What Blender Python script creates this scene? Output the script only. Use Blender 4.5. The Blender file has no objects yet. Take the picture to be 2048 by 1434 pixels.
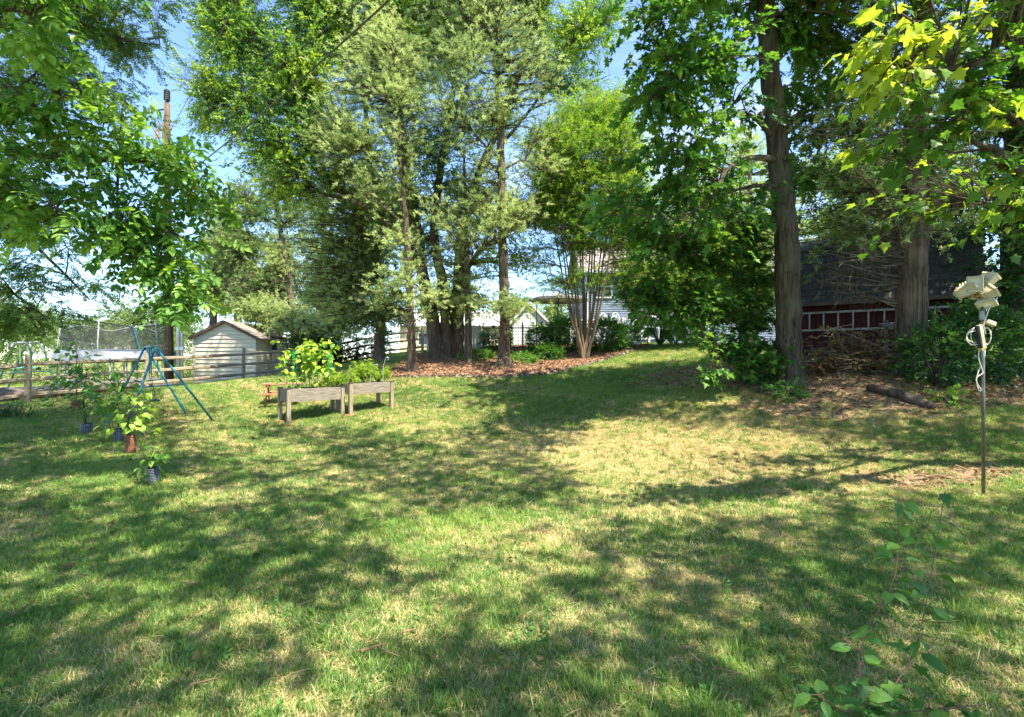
import bpy, math, random
import numpy as np
from mathutils import Vector, Matrix, Euler, Quaternion
R = math.radians
rnd = random.Random(7)
SC = bpy.context.scene
COL = SC.collection

# ------------------------------------------------------------------ camera, sky, sun, exposure
EYE = 1.5; F = 1000.0
cam_d = bpy.data.cameras.new('camera'); cam_d.lens = 36 * F / 2048; cam_d.sensor_width = 36
cam_d.clip_end = 2000; cam_d.clip_start = .05
cam = bpy.data.objects.new('camera', cam_d); COL.objects.link(cam)
cam.location = (0, 0, EYE); cam.rotation_euler = (R(90), 0, 0); SC.camera = cam

SUN = Vector((.70 * .488, -.71 * .488, 1)).normalized()
W = bpy.data.worlds.new("World"); SC.world = W; W.use_nodes = True
wn, wl = W.node_tree.nodes, W.node_tree.links
for n in list(wn): wn.remove(n)
wo = wn.new('ShaderNodeOutputWorld'); wb = wn.new('ShaderNodeBackground')
sky = wn.new('ShaderNodeTexSky'); sky.sky_type = 'NISHITA'; sky.sun_disc = False
sky.sun_elevation = math.asin(SUN.z); sky.sun_rotation = math.atan2(SUN.x, SUN.y)
sky.air_density = .9; sky.dust_density = .05; sky.ozone_density = 5.0
tc = wn.new('ShaderNodeTexCoord'); mp = wn.new('ShaderNodeMapping'); mp.inputs['Scale'].default_value = (1.1, 1.1, 3.2)
mp.inputs['Location'].default_value = (.35, .1, .2)
cn = wn.new('ShaderNodeTexNoise'); cn.inputs['Scale'].default_value = 2.3; cn.inputs['Detail'].default_value = 8
cn.inputs['Roughness'].default_value = .55
cr = wn.new('ShaderNodeValToRGB'); cr.color_ramp.elements[0].position = .53; cr.color_ramp.elements[1].position = .80
cr.color_ramp.elements[1].color = (.85, .85, .85, 1)
cm = wn.new('ShaderNodeMixRGB'); cm.inputs[2].default_value = (3.0, 3.15, 3.4, 1)
wl.new(tc.outputs['Generated'], mp.inputs[0]); wl.new(mp.outputs[0], cn.inputs['Vector'])
wl.new(cn.outputs['Fac'], cr.inputs[0]); wl.new(cr.outputs[0], cm.inputs[0])
wl.new(sky.outputs[0], cm.inputs[1]); wl.new(cm.outputs[0], wb.inputs[0]); wl.new(wb.outputs[0], wo.inputs[0])
wb.inputs[1].default_value = .125
sd = bpy.data.lights.new('sun', 'SUN'); sd.energy = 4.5; sd.angle = R(.53); sd.color = (1, .93, .78)
so = bpy.data.objects.new('sun', sd); COL.objects.link(so); so.rotation_euler = SUN.to_track_quat('Z', 'Y').to_euler()
so.location = (20, -14, 45)
SC.view_settings.view_transform = 'Standard'; SC.view_settings.look = 'None'
SC.view_settings.gamma = 1; SC.view_settings.use_curve_mapping = False
SC.view_settings.exposure = 1.95
cy = SC.cycles
cy.max_bounces = 7; cy.diffuse_bounces = 3; cy.glossy_bounces = 2; cy.transmission_bounces = 5; cy.transparent_max_bounces = 12
cy.caustics_reflective = False; cy.caustics_refractive = False

# ------------------------------------------------------------------ terrain
def P(px, py, Y): return Vector(((px - 1024) / F * Y, Y, EYE - (py - 717) / F * Y))
CP = [(55,808,13.8),(293,781,17.3),(487,760,21.4),(450,765,24),(577,848,10.9),(784,816,12.4),(800,757,15.8),(1008,736,17),
      (885,719,19),(1168,722,18.5),(1100,745,16.3),(1250,705,20.5),(1390,690,23),(1300,760,14),(1580,762,10.8),(1822,750,10.8),
      (2030,752,13),(1600,722,14.5),(1967,990,5.5),(1750,880,7.7),(960,697,24),(750,713,27),(1000,850,10.6),(173,865,9.9),
      (1300,870,9.1),(305,968,6.0),(430,843,11.2),(610,745,24.5)]
cps = [tuple(P(*c)) for c in CP]
cps += [(-4,0,0),(4,0,0),(0,-8,0),(0,3,0),(-12,-8,-.1),(12,-8,.3),(-12,4,0),(10,4,.35),(-34,16,.2),(-30,40,.5),(0,45,2.2),(30,30,2.5),
        (34,10,2.2),(0,32,2.15),(14,32,2.3),(-15,45,1.2),(20,50,2.4),(30,-10,1.5),(-35,-10,-.1)]
cps = np.array(cps, float)
def tps_u(r2): return np.where(r2 > 1e-9, .5 * r2 * np.log(np.maximum(r2, 1e-9)), 0)
_n = len(cps); _K = tps_u(((cps[:, None, :2] - cps[None, :, :2]) ** 2).sum(-1)) + np.eye(_n) * .8
_Pm = np.c_[np.ones(_n), cps[:, :2]]
_A = np.block([[_K, _Pm], [_Pm.T, np.zeros((3, 3))]])
_w = np.linalg.solve(_A, np.r_[cps[:, 2], 0, 0, 0])
def gzv(x, y):
    x = np.asarray(x, float); y = np.asarray(y, float); sh = x.shape; x = x.ravel(); y = y.ravel()
    xc = np.clip(x, -34, 34); yc = np.clip(y, -12, 48)
    d2 = (xc[:, None] - cps[None, :, 0]) ** 2 + (yc[:, None] - cps[None, :, 1]) ** 2
    z = tps_u(d2) @ _w[:_n] + _w[_n] + _w[_n + 1] * xc + _w[_n + 2] * yc
    z = z + .02 * np.sin(x * 1.3 + 1) * np.sin(y * 1.1) + .012 * np.sin(x * 3.1) * np.sin(y * 2.7 + 2)
    return z.reshape(sh)
def gz(x, y): return float(gzv(np.array([x]), np.array([y]))[0])
def G(px, py):                      # ground point seen at a pixel of the photograph
    Ys = np.linspace(1.6, 60, 1500); xs = (px - 1024) / F * Ys; zs = EYE - (py - 717) / F * Ys
    d = zs - gzv(xs, Ys); k = np.argmax(d < 0)
    if d[k] >= 0: k = len(Ys) - 1
    return Vector((xs[k], Ys[k], gz(xs[k], Ys[k])))
def grounded(px, Y, dz=0):
    x = (px - 1024) / F * Y; return Vector((x, Y, gz(x, Y) + dz))

# ------------------------------------------------------------------ materials
M = {}
def newmat(name):
    m = bpy.data.materials.new(name); m.use_nodes = True
    nt = m.node_tree; nt.nodes.clear(); o = nt.nodes.new('ShaderNodeOutputMaterial'); M[name] = m
    return m, nt.nodes, nt.links, o
def mat(name, c1, c2=None, rough=.7, scale=6, stretch=(1, 1, 1), bump=.3, metal=0, detail=6, contrast=(.35, .65), bumpdist=.01, spec=.3, spots=None):
    m, N, L, o = newmat(name); b = N.new('ShaderNodeBsdfPrincipled'); L.new(b.outputs[0], o.inputs[0])
    b.inputs['Roughness'].default_value = rough; b.inputs['Metallic'].default_value = metal
    b.inputs['Specular IOR Level'].default_value = spec
    t = N.new('ShaderNodeTexCoord'); mpp = N.new('ShaderNodeMapping'); mpp.inputs['Scale'].default_value = stretch
    oi = N.new('ShaderNodeObjectInfo'); ad = N.new('ShaderNodeVectorMath'); ad.operation = 'ADD'
    sc = N.new('ShaderNodeVectorMath'); sc.operation = 'SCALE'; sc.inputs['Scale'].default_value = 37
    cb = N.new('ShaderNodeCombineXYZ')
    for k in range(3): L.new(oi.outputs['Random'], cb.inputs[k])
    L.new(cb.outputs[0], sc.inputs[0]); L.new(t.outputs['Object'], ad.inputs[0]); L.new(sc.outputs[0], ad.inputs[1])
    L.new(ad.outputs[0], mpp.inputs[0])
    n = N.new('ShaderNodeTexNoise'); n.inputs['Scale'].default_value = scale; n.inputs['Detail'].default_value = detail
    L.new(mpp.outputs[0], n.inputs['Vector'])
    r = N.new('ShaderNodeValToRGB'); r.color_ramp.elements[0].position = contrast[0]; r.color_ramp.elements[1].position = contrast[1]
    r.color_ramp.elements[0].color = (*c1, 1); r.color_ramp.elements[1].color = (*(c2 or c1), 1)
    L.new(n.outputs['Fac'], r.inputs[0]); col = r.outputs[0]
    if spots:
        n2 = N.new('ShaderNodeTexNoise'); n2.inputs['Scale'].default_value = spots[1]; L.new(ad.outputs[0], n2.inputs['Vector'])
        r2 = N.new('ShaderNodeValToRGB'); r2.color_ramp.elements[0].position = spots[2]; r2.color_ramp.elements[1].position = spots[2] + .12
        mx = N.new('ShaderNodeMixRGB'); L.new(n2.outputs['Fac'], r2.inputs[0]); L.new(r2.outputs[0], mx.inputs[0])
        L.new(col, mx.inputs[1]); mx.inputs[2].default_value = (*spots[0], 1); col = mx.outputs[0]
    L.new(col, b.inputs['Base Color'])
    if bump:
        bp = N.new('ShaderNodeBump'); bp.inputs['Strength'].default_value = bump; bp.inputs['Distance'].default_value = bumpdist
        L.new(n.outputs['Fac'], bp.inputs['Height']); L.new(bp.outputs[0], b.inputs['Normal'])
    return m
def bark(name, dark, light, zs=1.0, scale=9, moss=None):
    m, N, L, o = newmat(name); b = N.new('ShaderNodeBsdfPrincipled'); L.new(b.outputs[0], o.inputs[0])
    b.inputs['Roughness'].default_value = .9; b.inputs['Specular IOR Level'].default_value = .15
    t = N.new('ShaderNodeTexCoord'); mpp = N.new('ShaderNodeMapping'); mpp.inputs['Scale'].default_value = (scale, scale, zs)
    L.new(t.outputs['Object'], mpp.inputs[0])
    n = N.new('ShaderNodeTexNoise'); n.inputs['Scale'].default_value = 1.6; n.inputs['Detail'].default_value = 9; n.inputs['Roughness'].default_value = .68
    n.inputs['Distortion'].default_value = .6
    L.new(mpp.outputs[0], n.inputs['Vector'])
    n3 = N.new('ShaderNodeTexNoise'); n3.inputs['Scale'].default_value = 1.3; n3.inputs['Detail'].default_value = 3; L.new(t.outputs['Object'], n3.inputs['Vector'])
    r = N.new('ShaderNodeValToRGB'); r.color_ramp.elements[0].position = .36; r.color_ramp.elements[1].position = .62
    r.color_ramp.elements[0].color = (*dark, 1); r.color_ramp.elements[1].color = (*light, 1)
    L.new(n.outputs['Fac'], r.inputs[0])
    mx = N.new('ShaderNodeMixRGB'); r3 = N.new('ShaderNodeValToRGB'); r3.color_ramp.elements[0].position = .5; r3.color_ramp.elements[1].position = .75
    L.new(n3.outputs['Fac'], r3.inputs[0]); L.new(r3.outputs[0], mx.inputs[0]); L.new(r.outputs[0], mx.inputs[1])
    mx.inputs[2].default_value = (*(moss or tuple(c * 1.3 for c in light)), 1)
    L.new(mx.outputs[0], b.inputs['Base Color'])
    bp = N.new('ShaderNodeBump'); bp.inputs['Strength'].default_value = 1; bp.inputs['Distance'].default_value = .06
    L.new(n.outputs['Fac'], bp.inputs['Height']); L.new(bp.outputs[0], b.inputs['Normal'])
    return m
def leafmat(name, dark, mid, young, trans=.42, rough=.45, tboost=(1.5, 1.35, .6), spec=.35):
    m, N, L, o = newmat(name)
    b = N.new('ShaderNodeBsdfPrincipled'); b.inputs['Roughness'].default_value = rough; b.inputs['Specular IOR Level'].default_value = spec
    tr = N.new('ShaderNodeBsdfTranslucent'); ms = N.new('ShaderNodeMixShader'); ms.inputs[0].default_value = trans
    a1 = N.new('ShaderNodeAttribute'); a1.attribute_type = 'INSTANCER'; a1.attribute_name = 'tone'
    a2 = N.new('ShaderNodeAttribute'); a2.attribute_name = 'tint'
    m1 = N.new('ShaderNodeMath'); m1.operation = 'MULTIPLY_ADD'; m1.inputs[1].default_value = .45
    L.new(a2.outputs['Fac'], m1.inputs[0]); L.new(a1.outputs['Fac'], m1.inputs[2])
    r = N.new('ShaderNodeValToRGB'); e = r.color_ramp.elements; e[0].position = .15; e[0].color = (*dark, 1); e[1].position = 1.25 / 1.3; e[1].color = (*young, 1)
    k = e.new(.55); k.color = (*mid, 1)
    L.new(m1.outputs[0], r.inputs[0])
    tb = N.new('ShaderNodeMixRGB'); tb.blend_type = 'MULTIPLY'; tb.inputs[0].default_value = 1; tb.inputs[2].default_value = (*tboost, 1)
    L.new(r.outputs[0], b.inputs['Base Color']); L.new(r.outputs[0], tb.inputs[1]); L.new(tb.outputs[0], tr.inputs[0])
    L.new(b.outputs[0], ms.inputs[1]); L.new(tr.outputs[0], ms.inputs[2]); L.new(ms.outputs[0], o.inputs[0])
    return m

leafmat('leaf_sweetgum', (.025, .09, .018), (.06, .18, .03), (.17, .32, .05), trans=.48)
leafmat('leaf_maple', (.035, .11, .018), (.10, .23, .03), (.36, .46, .06), trans=.55)
leafmat('leaf_ash', (.045, .13, .028), (.10, .25, .04), (.25, .42, .07), trans=.45)
leafmat('leaf_locust', (.05, .12, .035), (.09, .20, .05), (.19, .31, .08), trans=.45)
leafmat('leaf_tulip', (.06, .15, .035), (.13, .28, .055), (.30, .44, .06), trans=.42)
leafmat('leaf_crape', (.055, .14, .02), (.12, .27, .03), (.28, .43, .05), trans=.45)
leafmat('leaf_cedar', (.085, .145, .05), (.27, .38, .15), (.52, .60, .29), trans=.42, rough=.7, tboost=(1.2, 1.2, .7), spec=.15)
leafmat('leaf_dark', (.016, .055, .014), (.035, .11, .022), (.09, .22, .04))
leafmat('leaf_far', (.07, .13, .05), (.13, .22, .07), (.24, .33, .10))
leafmat('leaf_weed', (.03, .09, .02), (.06, .16, .035), (.13, .27, .05), trans=.4)
leafmat('leaf_dry', (.05, .03, .015), (.12, .075, .03), (.24, .16, .06), trans=.25, tboost=(1.2, 1, .6))
leafmat('grass_green', (.045, .11, .026), (.115, .225, .048), (.27, .39, .085), trans=.42, rough=.5)
leafmat('grass_straw', (.28, .21, .085), (.50, .405, .18), (.66, .56, .30), trans=.25, rough=.7, tboost=(1.1, 1, .7))
mat('chip', (.07, .035, .02), (.38, .215, .125), rough=.9, scale=1.3, bump=0, contrast=(.3, .7))
mat('litter', (.10, .06, .03), (.30, .19, .10), rough=.9, scale=3, bump=0)
bark('bark_gum', (.022, .017, .012), (.13, .10, .072), zs=1.1, scale=10, moss=(.11, .115, .08))
bark('bark_cedar', (.035, .025, .018), (.20, .15, .11), zs=.55, scale=16)
bark('bark_dark', (.03, .024, .018), (.13, .10, .075), zs=1.2, scale=10)
bark('bark_crape', (.11, .08, .05), (.26, .20, .135), zs=1.0, scale=5)
bark('branch', (.03, .025, .018), (.13, .105, .075), zs=1, scale=8)
bark('dead_twig', (.07, .055, .04), (.19, .16, .12), zs=1, scale=8)
bark('stem_green', (.05, .09, .03), (.10, .16, .05), zs=1, scale=8)
bark('pole_wood', (.07, .045, .032), (.20, .135, .095), zs=.5, scale=22)
mat('rail_wood', (.14, .11, .075), (.38, .31, .22), rough=.85, scale=4, stretch=(7, 7, 7), bump=.5, contrast=(.3, .7))
mat('planter_wood', (.15, .125, .095), (.29, .25, .195), rough=.8, scale=5, stretch=(1.2, 8, 12), bump=.3, spots=((.16, .10, .06), 5, .73))
mat('planter_leg', (.20, .15, .105), (.35, .28, .20), rough=.8, scale=5, stretch=(10, 10, 1.2), bump=.3)
mat('red_wood', (.26, .10, .055), (.46, .22, .13), rough=.8, scale=5, stretch=(1, 6, 6), bump=.3)
mat('brick_red', (.30, .11, .06), (.45, .2, .12), rough=.9, scale=20)
mat('soil', (.02, .014, .01), (.06, .04, .028), rough=.95, scale=30, bump=1, bumpdist=.02)
mat('siding_cream', (.60, .52, .38), (.70, .62, .46), rough=.6, scale=2, stretch=(1, 1, 4), bump=.05)
mat('trim_cream', (.62, .55, .41), (.72, .65, .5), rough=.6, scale=3, bump=.05)
mat('trim_brown', (.05, .035, .025), (.09, .065, .05), rough=.7, scale=5)
mat('shingle_tan', (.22, .18, .15), (.40, .34, .29), rough=.9, scale=14, bump=.4)
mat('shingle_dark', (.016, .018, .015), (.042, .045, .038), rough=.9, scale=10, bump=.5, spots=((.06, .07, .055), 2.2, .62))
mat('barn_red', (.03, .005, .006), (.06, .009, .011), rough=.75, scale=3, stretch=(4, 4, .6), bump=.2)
mat('barn_trim', (.2, .19, .16), (.3, .28, .24), rough=.7, scale=4)
mat('alu', (.18, .18, .165), (.30, .30, .275), rough=.5, metal=.4, scale=12, bump=.05)
mat('galv', (.45, .47, .49), (.62, .64, .66), rough=.45, metal=.5, scale=12, bump=.05)
mat('pole_metal', (.12, .115, .10), (.26, .25, .22), rough=.4, metal=.7, scale=30, stretch=(1, 1, .3), bump=.1)
mat('ivory', (.38, .33, .21), (.52, .47, .33), rough=.45, scale=8, bump=.05, spots=((.42, .36, .22), 14, .66))
mat('ivory_dirty', (.36, .26, .10), (.55, .42, .2), rough=.5, scale=8, bump=.05)
mat('lens_glass', (.45, .45, .38), (.6, .6, .5), rough=.15, scale=8, bump=0, spec=.6)
mat('cord', (.62, .57, .46), (.74, .70, .60), rough=.5, scale=8, bump=0)
mat('rust', (.20, .07, .03), (.36, .14, .06), rough=.8, scale=30)
mat('swing_blue', (.008, .10, .14), (.02, .20, .24), rough=.35, scale=6, bump=.05, spots=((.10, .09, .06), 9, .7))
mat('dome_green', (.015, .06, .05), (.03, .10, .08), rough=.45, scale=6)
mat('grey_tube', (.22, .24, .27), (.34, .36, .39), rough=.4, scale=6)
mat('yellow', (.65, .42, .03), (.75, .5, .05), rough=.5)
mat('black', (.012, .012, .014), (.03, .03, .032), rough=.6, scale=10)
mat('tarp_grey', (.06, .07, .09), (.20, .225, .26), rough=.5, scale=2.5, bump=.5, bumpdist=.05)
mat('tarp_tan', (.06, .055, .045), (.14, .125, .10), rough=.7, scale=2.5, bump=.5, bumpdist=.05)
mat('white_paint', (.48, .50, .52), (.62, .64, .66), rough=.6, scale=5, stretch=(1, 1, .3), bump=.1)
mat('white_roof', (.46, .46, .45), (.58, .58, .57), rough=.5, scale=1, bump=.05)
mat('house_wall', (.13, .16, .22), (.17, .21, .28), rough=.7, scale=2, bump=.05)
mat('house_roof', (.22, .18, .16), (.32, .27, .25), rough=.9, scale=8)
mat('umbrella', (.16, .155, .16), (.24, .23, .24), rough=.8, scale=4)
mat('stone', (.12, .10, .08), (.30, .26, .21), rough=.9, scale=6, bump=.5)
mat('net_green', (.01, .32, .10), (.02, .42, .15), rough=.5)
mat('blue', (.03, .05, .16), (.05, .08, .22), rough=.6)
mat('flower_red', (.5, .02, .03), (.65, .05, .08), rough=.6)
mat('flower_yellow', (.75, .50, .02), (.8, .6, .05), rough=.6)
mat('wire', (.05, .05, .05), (.10, .10, .10), rough=.5, scale=5, bump=0)
mat('teal', (.10, .38, .33), (.15, .45, .40), rough=.6)
mat('firewood', (.07, .05, .035), (.19, .14, .10), rough=.9, scale=8, bump=.6)
m, N, L, o = newmat('pane')
b = N.new('ShaderNodeBsdfPrincipled'); b.inputs['Base Color'].default_value = (.05, .06, .08, 1); b.inputs['Roughness'].default_value = .08; L.new(b.outputs[0], o.inputs[0])
# fine netting: real open mesh, thread pattern decides where it is see-through
m, N, L, o = newmat('netting')
b = N.new('ShaderNodeBsdfPrincipled'); b.inputs['Base Color'].default_value = (.035, .035, .035, 1); b.inputs['Roughness'].default_value = .6
tp = N.new('ShaderNodeBsdfTransparent'); ms = N.new('ShaderNodeMixShader'); ms.inputs[0].default_value = .5
L.new(tp.outputs[0], ms.inputs[1]); L.new(b.outputs[0], ms.inputs[2]); L.new(ms.outputs[0], o.inputs[0])

# ------------------------------------------------------------------ object helpers
def tag(o, label=None, cat=None, group=None, kind=None):
    if label: o['label'] = label
    if cat: o['category'] = cat
    if group: o['group'] = group
    if kind: o['kind'] = kind
    return o
def empty(name, loc, label, cat, group=None, rz=0):
    o = bpy.data.objects.new(name, None); COL.objects.link(o); o.location = loc; o.rotation_euler = (0, 0, rz)
    o.empty_display_size = .1
    return tag(o, label, cat, group)
def link(o, parent=None):
    COL.objects.link(o)
    if parent is not None:
        o.parent = parent
    return o
class MB:
    def __init__(s): s.v = []; s.f = []; s.t = []
    def box(s, c, d, rot=None, jit=0):
        k = len(s.v); hx, hy, hz = d[0] / 2, d[1] / 2, d[2] / 2
        for x, y, z in ((-1,-1,-1),(1,-1,-1),(1,1,-1),(-1,1,-1),(-1,-1,1),(1,-1,1),(1,1,1),(-1,1,1)):
            p = Vector((x * hx, y * hy, z * hz))
            if jit: p += Vector([rnd.uniform(-jit, jit) for _ in range(3)])
            if rot is not None: p = rot @ p
            s.v.append(tuple(p + Vector(c)))
        for f in ((0,3,2,1),(4,5,6,7),(0,1,5,4),(1,2,6,5),(2,3,7,6),(3,0,4,7)): s.f.append(tuple(k + i for i in f))
        return s
    def bar(s, a, b, w, h=None, roll=0):
        a = Vector(a); b = Vector(b); d = b - a
        q = d.to_track_quat('X', 'Z'); rot = q.to_matrix() @ Matrix.Rotation(roll, 3, 'X')
        return s.box((a + b) / 2, (d.length, w, h or w), rot)
    def tube(s, pts, rad, n=6, cap=True, rough=0, ridges=None):
        pts = [Vector(p) for p in pts]; m = len(pts); k0 = len(s.v)
        rad = rad if hasattr(rad, '__len__') else [rad] * m
        up = None
        for i, p in enumerate(pts):
            t = (pts[min(i + 1, m - 1)] - pts[max(i - 1, 0)])
            if t.length < 1e-9: t = Vector((0, 0, 1))
            t.normalize()
            if up is None: up = t.orthogonal().normalized()
            up = (up - t * up.dot(t)).normalized(); sd = t.cross(up)
            for j in range(n):
                a = 2 * math.pi * j / n; r = rad[i]
                if ridges: r *= 1 + ridges[j % len(ridges)] + (rnd.uniform(-rough, rough) if rough else 0)
                elif rough: r *= 1 + rnd.uniform(-rough, rough)
                s.v.append(tuple(p + (up * math.cos(a) + sd * math.sin(a)) * r))
        for i in range(m - 1):
            for j in range(n):
                a = k0 + i * n + j; b = k0 + i * n + (j + 1) % n
                s.f.append((a, b, b + n, a + n))
        if cap:
            s.f.append(tuple(k0 + j for j in range(n))[::-1]); s.f.append(tuple(k0 + (m - 1) * n + j for j in range(n)))
        return s
    def poly(s, pts):
        k = len(s.v); s.v += [tuple(p) for p in pts]; s.f.append(tuple(range(k, k + len(pts)))); return s
    def mesh(s, name, m, smooth=False, tint=None):
        me = bpy.data.meshes.new(name); me.from_pydata(s.v, [], s.f); me.materials.append(M[m] if isinstance(m, str) else m)
        if smooth: me.polygons.foreach_set('use_smooth', [True] * len(me.polygons))
        if tint is not None:
            a = me.attributes.new('tint', 'FLOAT', 'FACE'); a.data.foreach_set('value', tint)
        me.update(); return me
    def build(s, name, m, parent=None, smooth=False, kind=None, label=None, bevel=0):
        me = s.mesh(name, m, smooth)
        o = bpy.data.objects.new(name, me); link(o, parent)
        if parent is not None: o.matrix_parent_inverse = Matrix.Identity(4)
        if kind: o['kind'] = kind
        if label: o['label'] = label
        if bevel:
            bv = o.modifiers.new('bevel', 'BEVEL'); bv.width = bevel; bv.segments = 1; bv.limit_method = 'ANGLE'
        return o
# a thing whose parts are written in world coordinates: MBs get shifted to its base
def shift(mb, root, rz=False):
    l = root.location; mb.v = [(x - l.x, y - l.y, z - l.z) for x, y, z in mb.v]; return mb
def part(mb, name, m, root, **k): return shift(mb, root).build(name, m, root, **k)

# ------------------------------------------------------------------ leaf meshes
def leafgeo(kind, s=1.0):
    """outline polygon of one leaf, base at the origin, running along +Y, list of faces"""
    if kind == 'ovate':
        v = [(0,0,0),(.22,.22,.05),(.27,.5,.06),(.14,.82,.03),(0,1,-.06),(-.14,.82,.03),(-.27,.5,.06),(-.22,.22,.05),(0,.5,0)]
        f = [(0,1,2,8),(8,2,3,4),(0,8,6,7),(8,4,5,6)]
    elif kind == 'heart':
        v = [(0,.02,0),(.3,-.06,.04),(.46,.28,.06),(.26,.72,.03),(0,1,-.08),(-.26,.72,.03),(-.46,.28,.06),(-.3,-.06,.04),(0,.45,0)]
        f = [(0,1,2,8),(8,2,3,4),(0,8,6,7),(8,4,5,6)]
    elif kind == 'star':
        pts = []
        for a, r in ((-150,.42),(-118,.2),(-75,.62),(-48,.25),(-5,.0)): pass
        out = [(0,0),(.14,-.12),(.36,-.16),(.26,.08),(.56,.30),(.50,.40),(.24,.40),(.20,.62),(0,1.0)]
        ring = out + [(-x, y) for x, y in out[-2:0:-1]]
        v = [(x, y, .12 * abs(x) - .08 * y * y) for x, y in ring] + [(0, .28, 0)]
        n = len(ring); f = [(i, (i + 1) % n, n) for i in range(n)]
    elif kind == 'maple':
        out = [(0,0),(.2,-.09),(.42,-.07),(.35,.12),(.6,.33),(.50,.42),(.34,.44),(.27,.66),(.12,.70),(0,1.0)]
        ring = out + [(-x * .95, y) for x, y in out[-2:0:-1]]
        v = [(x, y, .16 * abs(x) - .14 * y * y) for x, y in ring] + [(0, .28, 0)]; n = len(ring); f = [(i, (i + 1) % n, n) for i in range(n)]
    elif kind == 'lance':
        v = [(0,0,0),(.13,.3,.03),(.10,.7,.02),(0,1,-.06),(-.10,.7,.02),(-.13,.3,.03)]
        f = [(0,1,2,3),(0,3,4,5)]
    elif kind == 'quad':
        v = [(0,0,0),(.3,.45,.04),(0,1,-.04),(-.3,.45,.04)]; f = [(0,1,2),(0,2,3)]
    elif kind == 'big':
        v = [(0,0,0),(.28,.1,.05),(.38,.4,.08),(.22,.8,.02),(0,1.05,-.16),(-.22,.8,.02),(-.38,.4,.08),(-.28,.1,.05),(0,.5,0)]
        f = [(0,1,2,8),(8,2,3,4),(0,8,6,7),(8,4,5,6)]
    return [Vector(p) * s for p in v], f
def leaf_mesh(kind, s, m, bend=0):
    v, f = leafgeo(kind, s); b = MB(); b.v = [(p.x, p.y, p.z - bend * (p.y / s) ** 2 * s) for p in v]; b.f = f
    return b.mesh('leaf', m, tint=[.5] * len(f))
class TW:
    def __init__(s): s.v = []; s.f = []; s.t = []
    def leaf(s, kind, size, mt, tint):
        v, f = leafgeo(kind, size); k = len(s.v)
        s.v += [tuple(mt @ p) for p in v]; s.f += [tuple(k + i for i in q) for q in f]; s.t += [tint] * len(f)
    def sliver(s, a, b, w, tint, nrm=None):
        d = (b - a); side = d.cross(nrm or Vector((0, 0, 1)))
        if side.length < 1e-6: side = Vector((1, 0, 0))
        side = side.normalized() * w / 2; k = len(s.v)
        mid = a + d * .45
        s.v += [tuple(a), tuple(mid + side), tuple(b), tuple(mid - side)]; s.f.append((k, k + 1, k + 2, k + 3)); s.t.append(tint)
    def mesh(s, name, m):
        b = MB(); b.v = s.v; b.f = s.f; return b.mesh(name, m, tint=s.t)
SRC = {}
def source(name, meshes):
    c = bpy.data.collections.new('source_' + name)
    for i, me in enumerate(meshes):
        o = bpy.data.objects.new('%s_%02d' % (name, i), me); c.objects.link(o)
    SRC[name] = (c, len(meshes))
def lookat(d, roll=0, upmix=None):
    """matrix with +Y along d and +Z as near up as it gets, rolled"""
    d = d.normalized(); x = d.cross(Vector((0, 0, 1)))
    if x.length < 1e-4: x = Vector((1, 0, 0))
    x.normalize(); z = x.cross(d); m = Matrix((x, d, z)).transposed()
    return m @ Matrix.Rotation(roll, 3, 'Y')
def rv(s=1): return Vector((rnd.gauss(0, s), rnd.gauss(0, s), rnd.gauss(0, s)))
def twig_broad(kind, m, n, size, L, spread=1.0, droop=.2, wood=True):
    out = []
    for q in range(4):
        t = TW()
        for i in range(n):
            u = (i + 1) / n; base = Vector((rnd.gauss(0, .06 * L), u * L * .9, -droop * L * u * u + rnd.gauss(0, .05 * L)))
            a = (1 if i % 2 else -1) * rnd.uniform(.4, 1.3) * spread if i < n - 1 else 0
            d = Vector((math.sin(a), math.cos(a), rnd.gauss(-.25, .3)))
            mt = lookat(d, rnd.gauss(0, .5)).to_4x4(); mt.translation = base
            t.leaf(kind, size * rnd.uniform(.7, 1.2), mt, rnd.random())
        if wood: t.sliver(Vector((0, -.05 * L, 0)), Vector((0, L * .9, -droop * L)), .006, 0)
        out.append(t.mesh('twig', m))
    return out
def twig_pinnate(m, nl, size, kind='lance', pairs=4, L=.3):
    out = []
    for q in range(4):
        t = TW()
        for k in range(nl):
            a = rnd.uniform(-1.1, 1.1) if nl > 1 else 0; d0 = Vector((math.sin(a), math.cos(a), rnd.gauss(-.15, .25))).normalized()
            o0 = Vector((0, k / max(nl, 1) * L * .8 if nl > 1 else 0, 0)); fr = lookat(d0, rnd.gauss(0, .4))
            for p in range(pairs):
                u = (p + .8) / pairs
                for sgn in (-1, 1):
                    a2 = sgn * rnd.uniform(.8, 1.15); dl = fr @ Vector((math.sin(a2), math.cos(a2), rnd.gauss(-.2, .15)))
                    mt = lookat(dl, rnd.gauss(0, .35)).to_4x4(); mt.translation = o0 + fr @ Vector((0, u * L, -.12 * L * u * u))
                    t.leaf(kind, size * rnd.uniform(.8, 1.15), mt, rnd.random())
            mt = lookat(fr @ Vector((0, 1, -.3))).to_4x4(); mt.translation = o0 + fr @ Vector((0, L, -.12 * L)); t.leaf(kind, size, mt, rnd.random())
            t.sliver(o0, o0 + fr @ Vector((0, L, -.12 * L)), .005, 0)
        out.append(t.mesh('twig', m))
    return out
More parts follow.
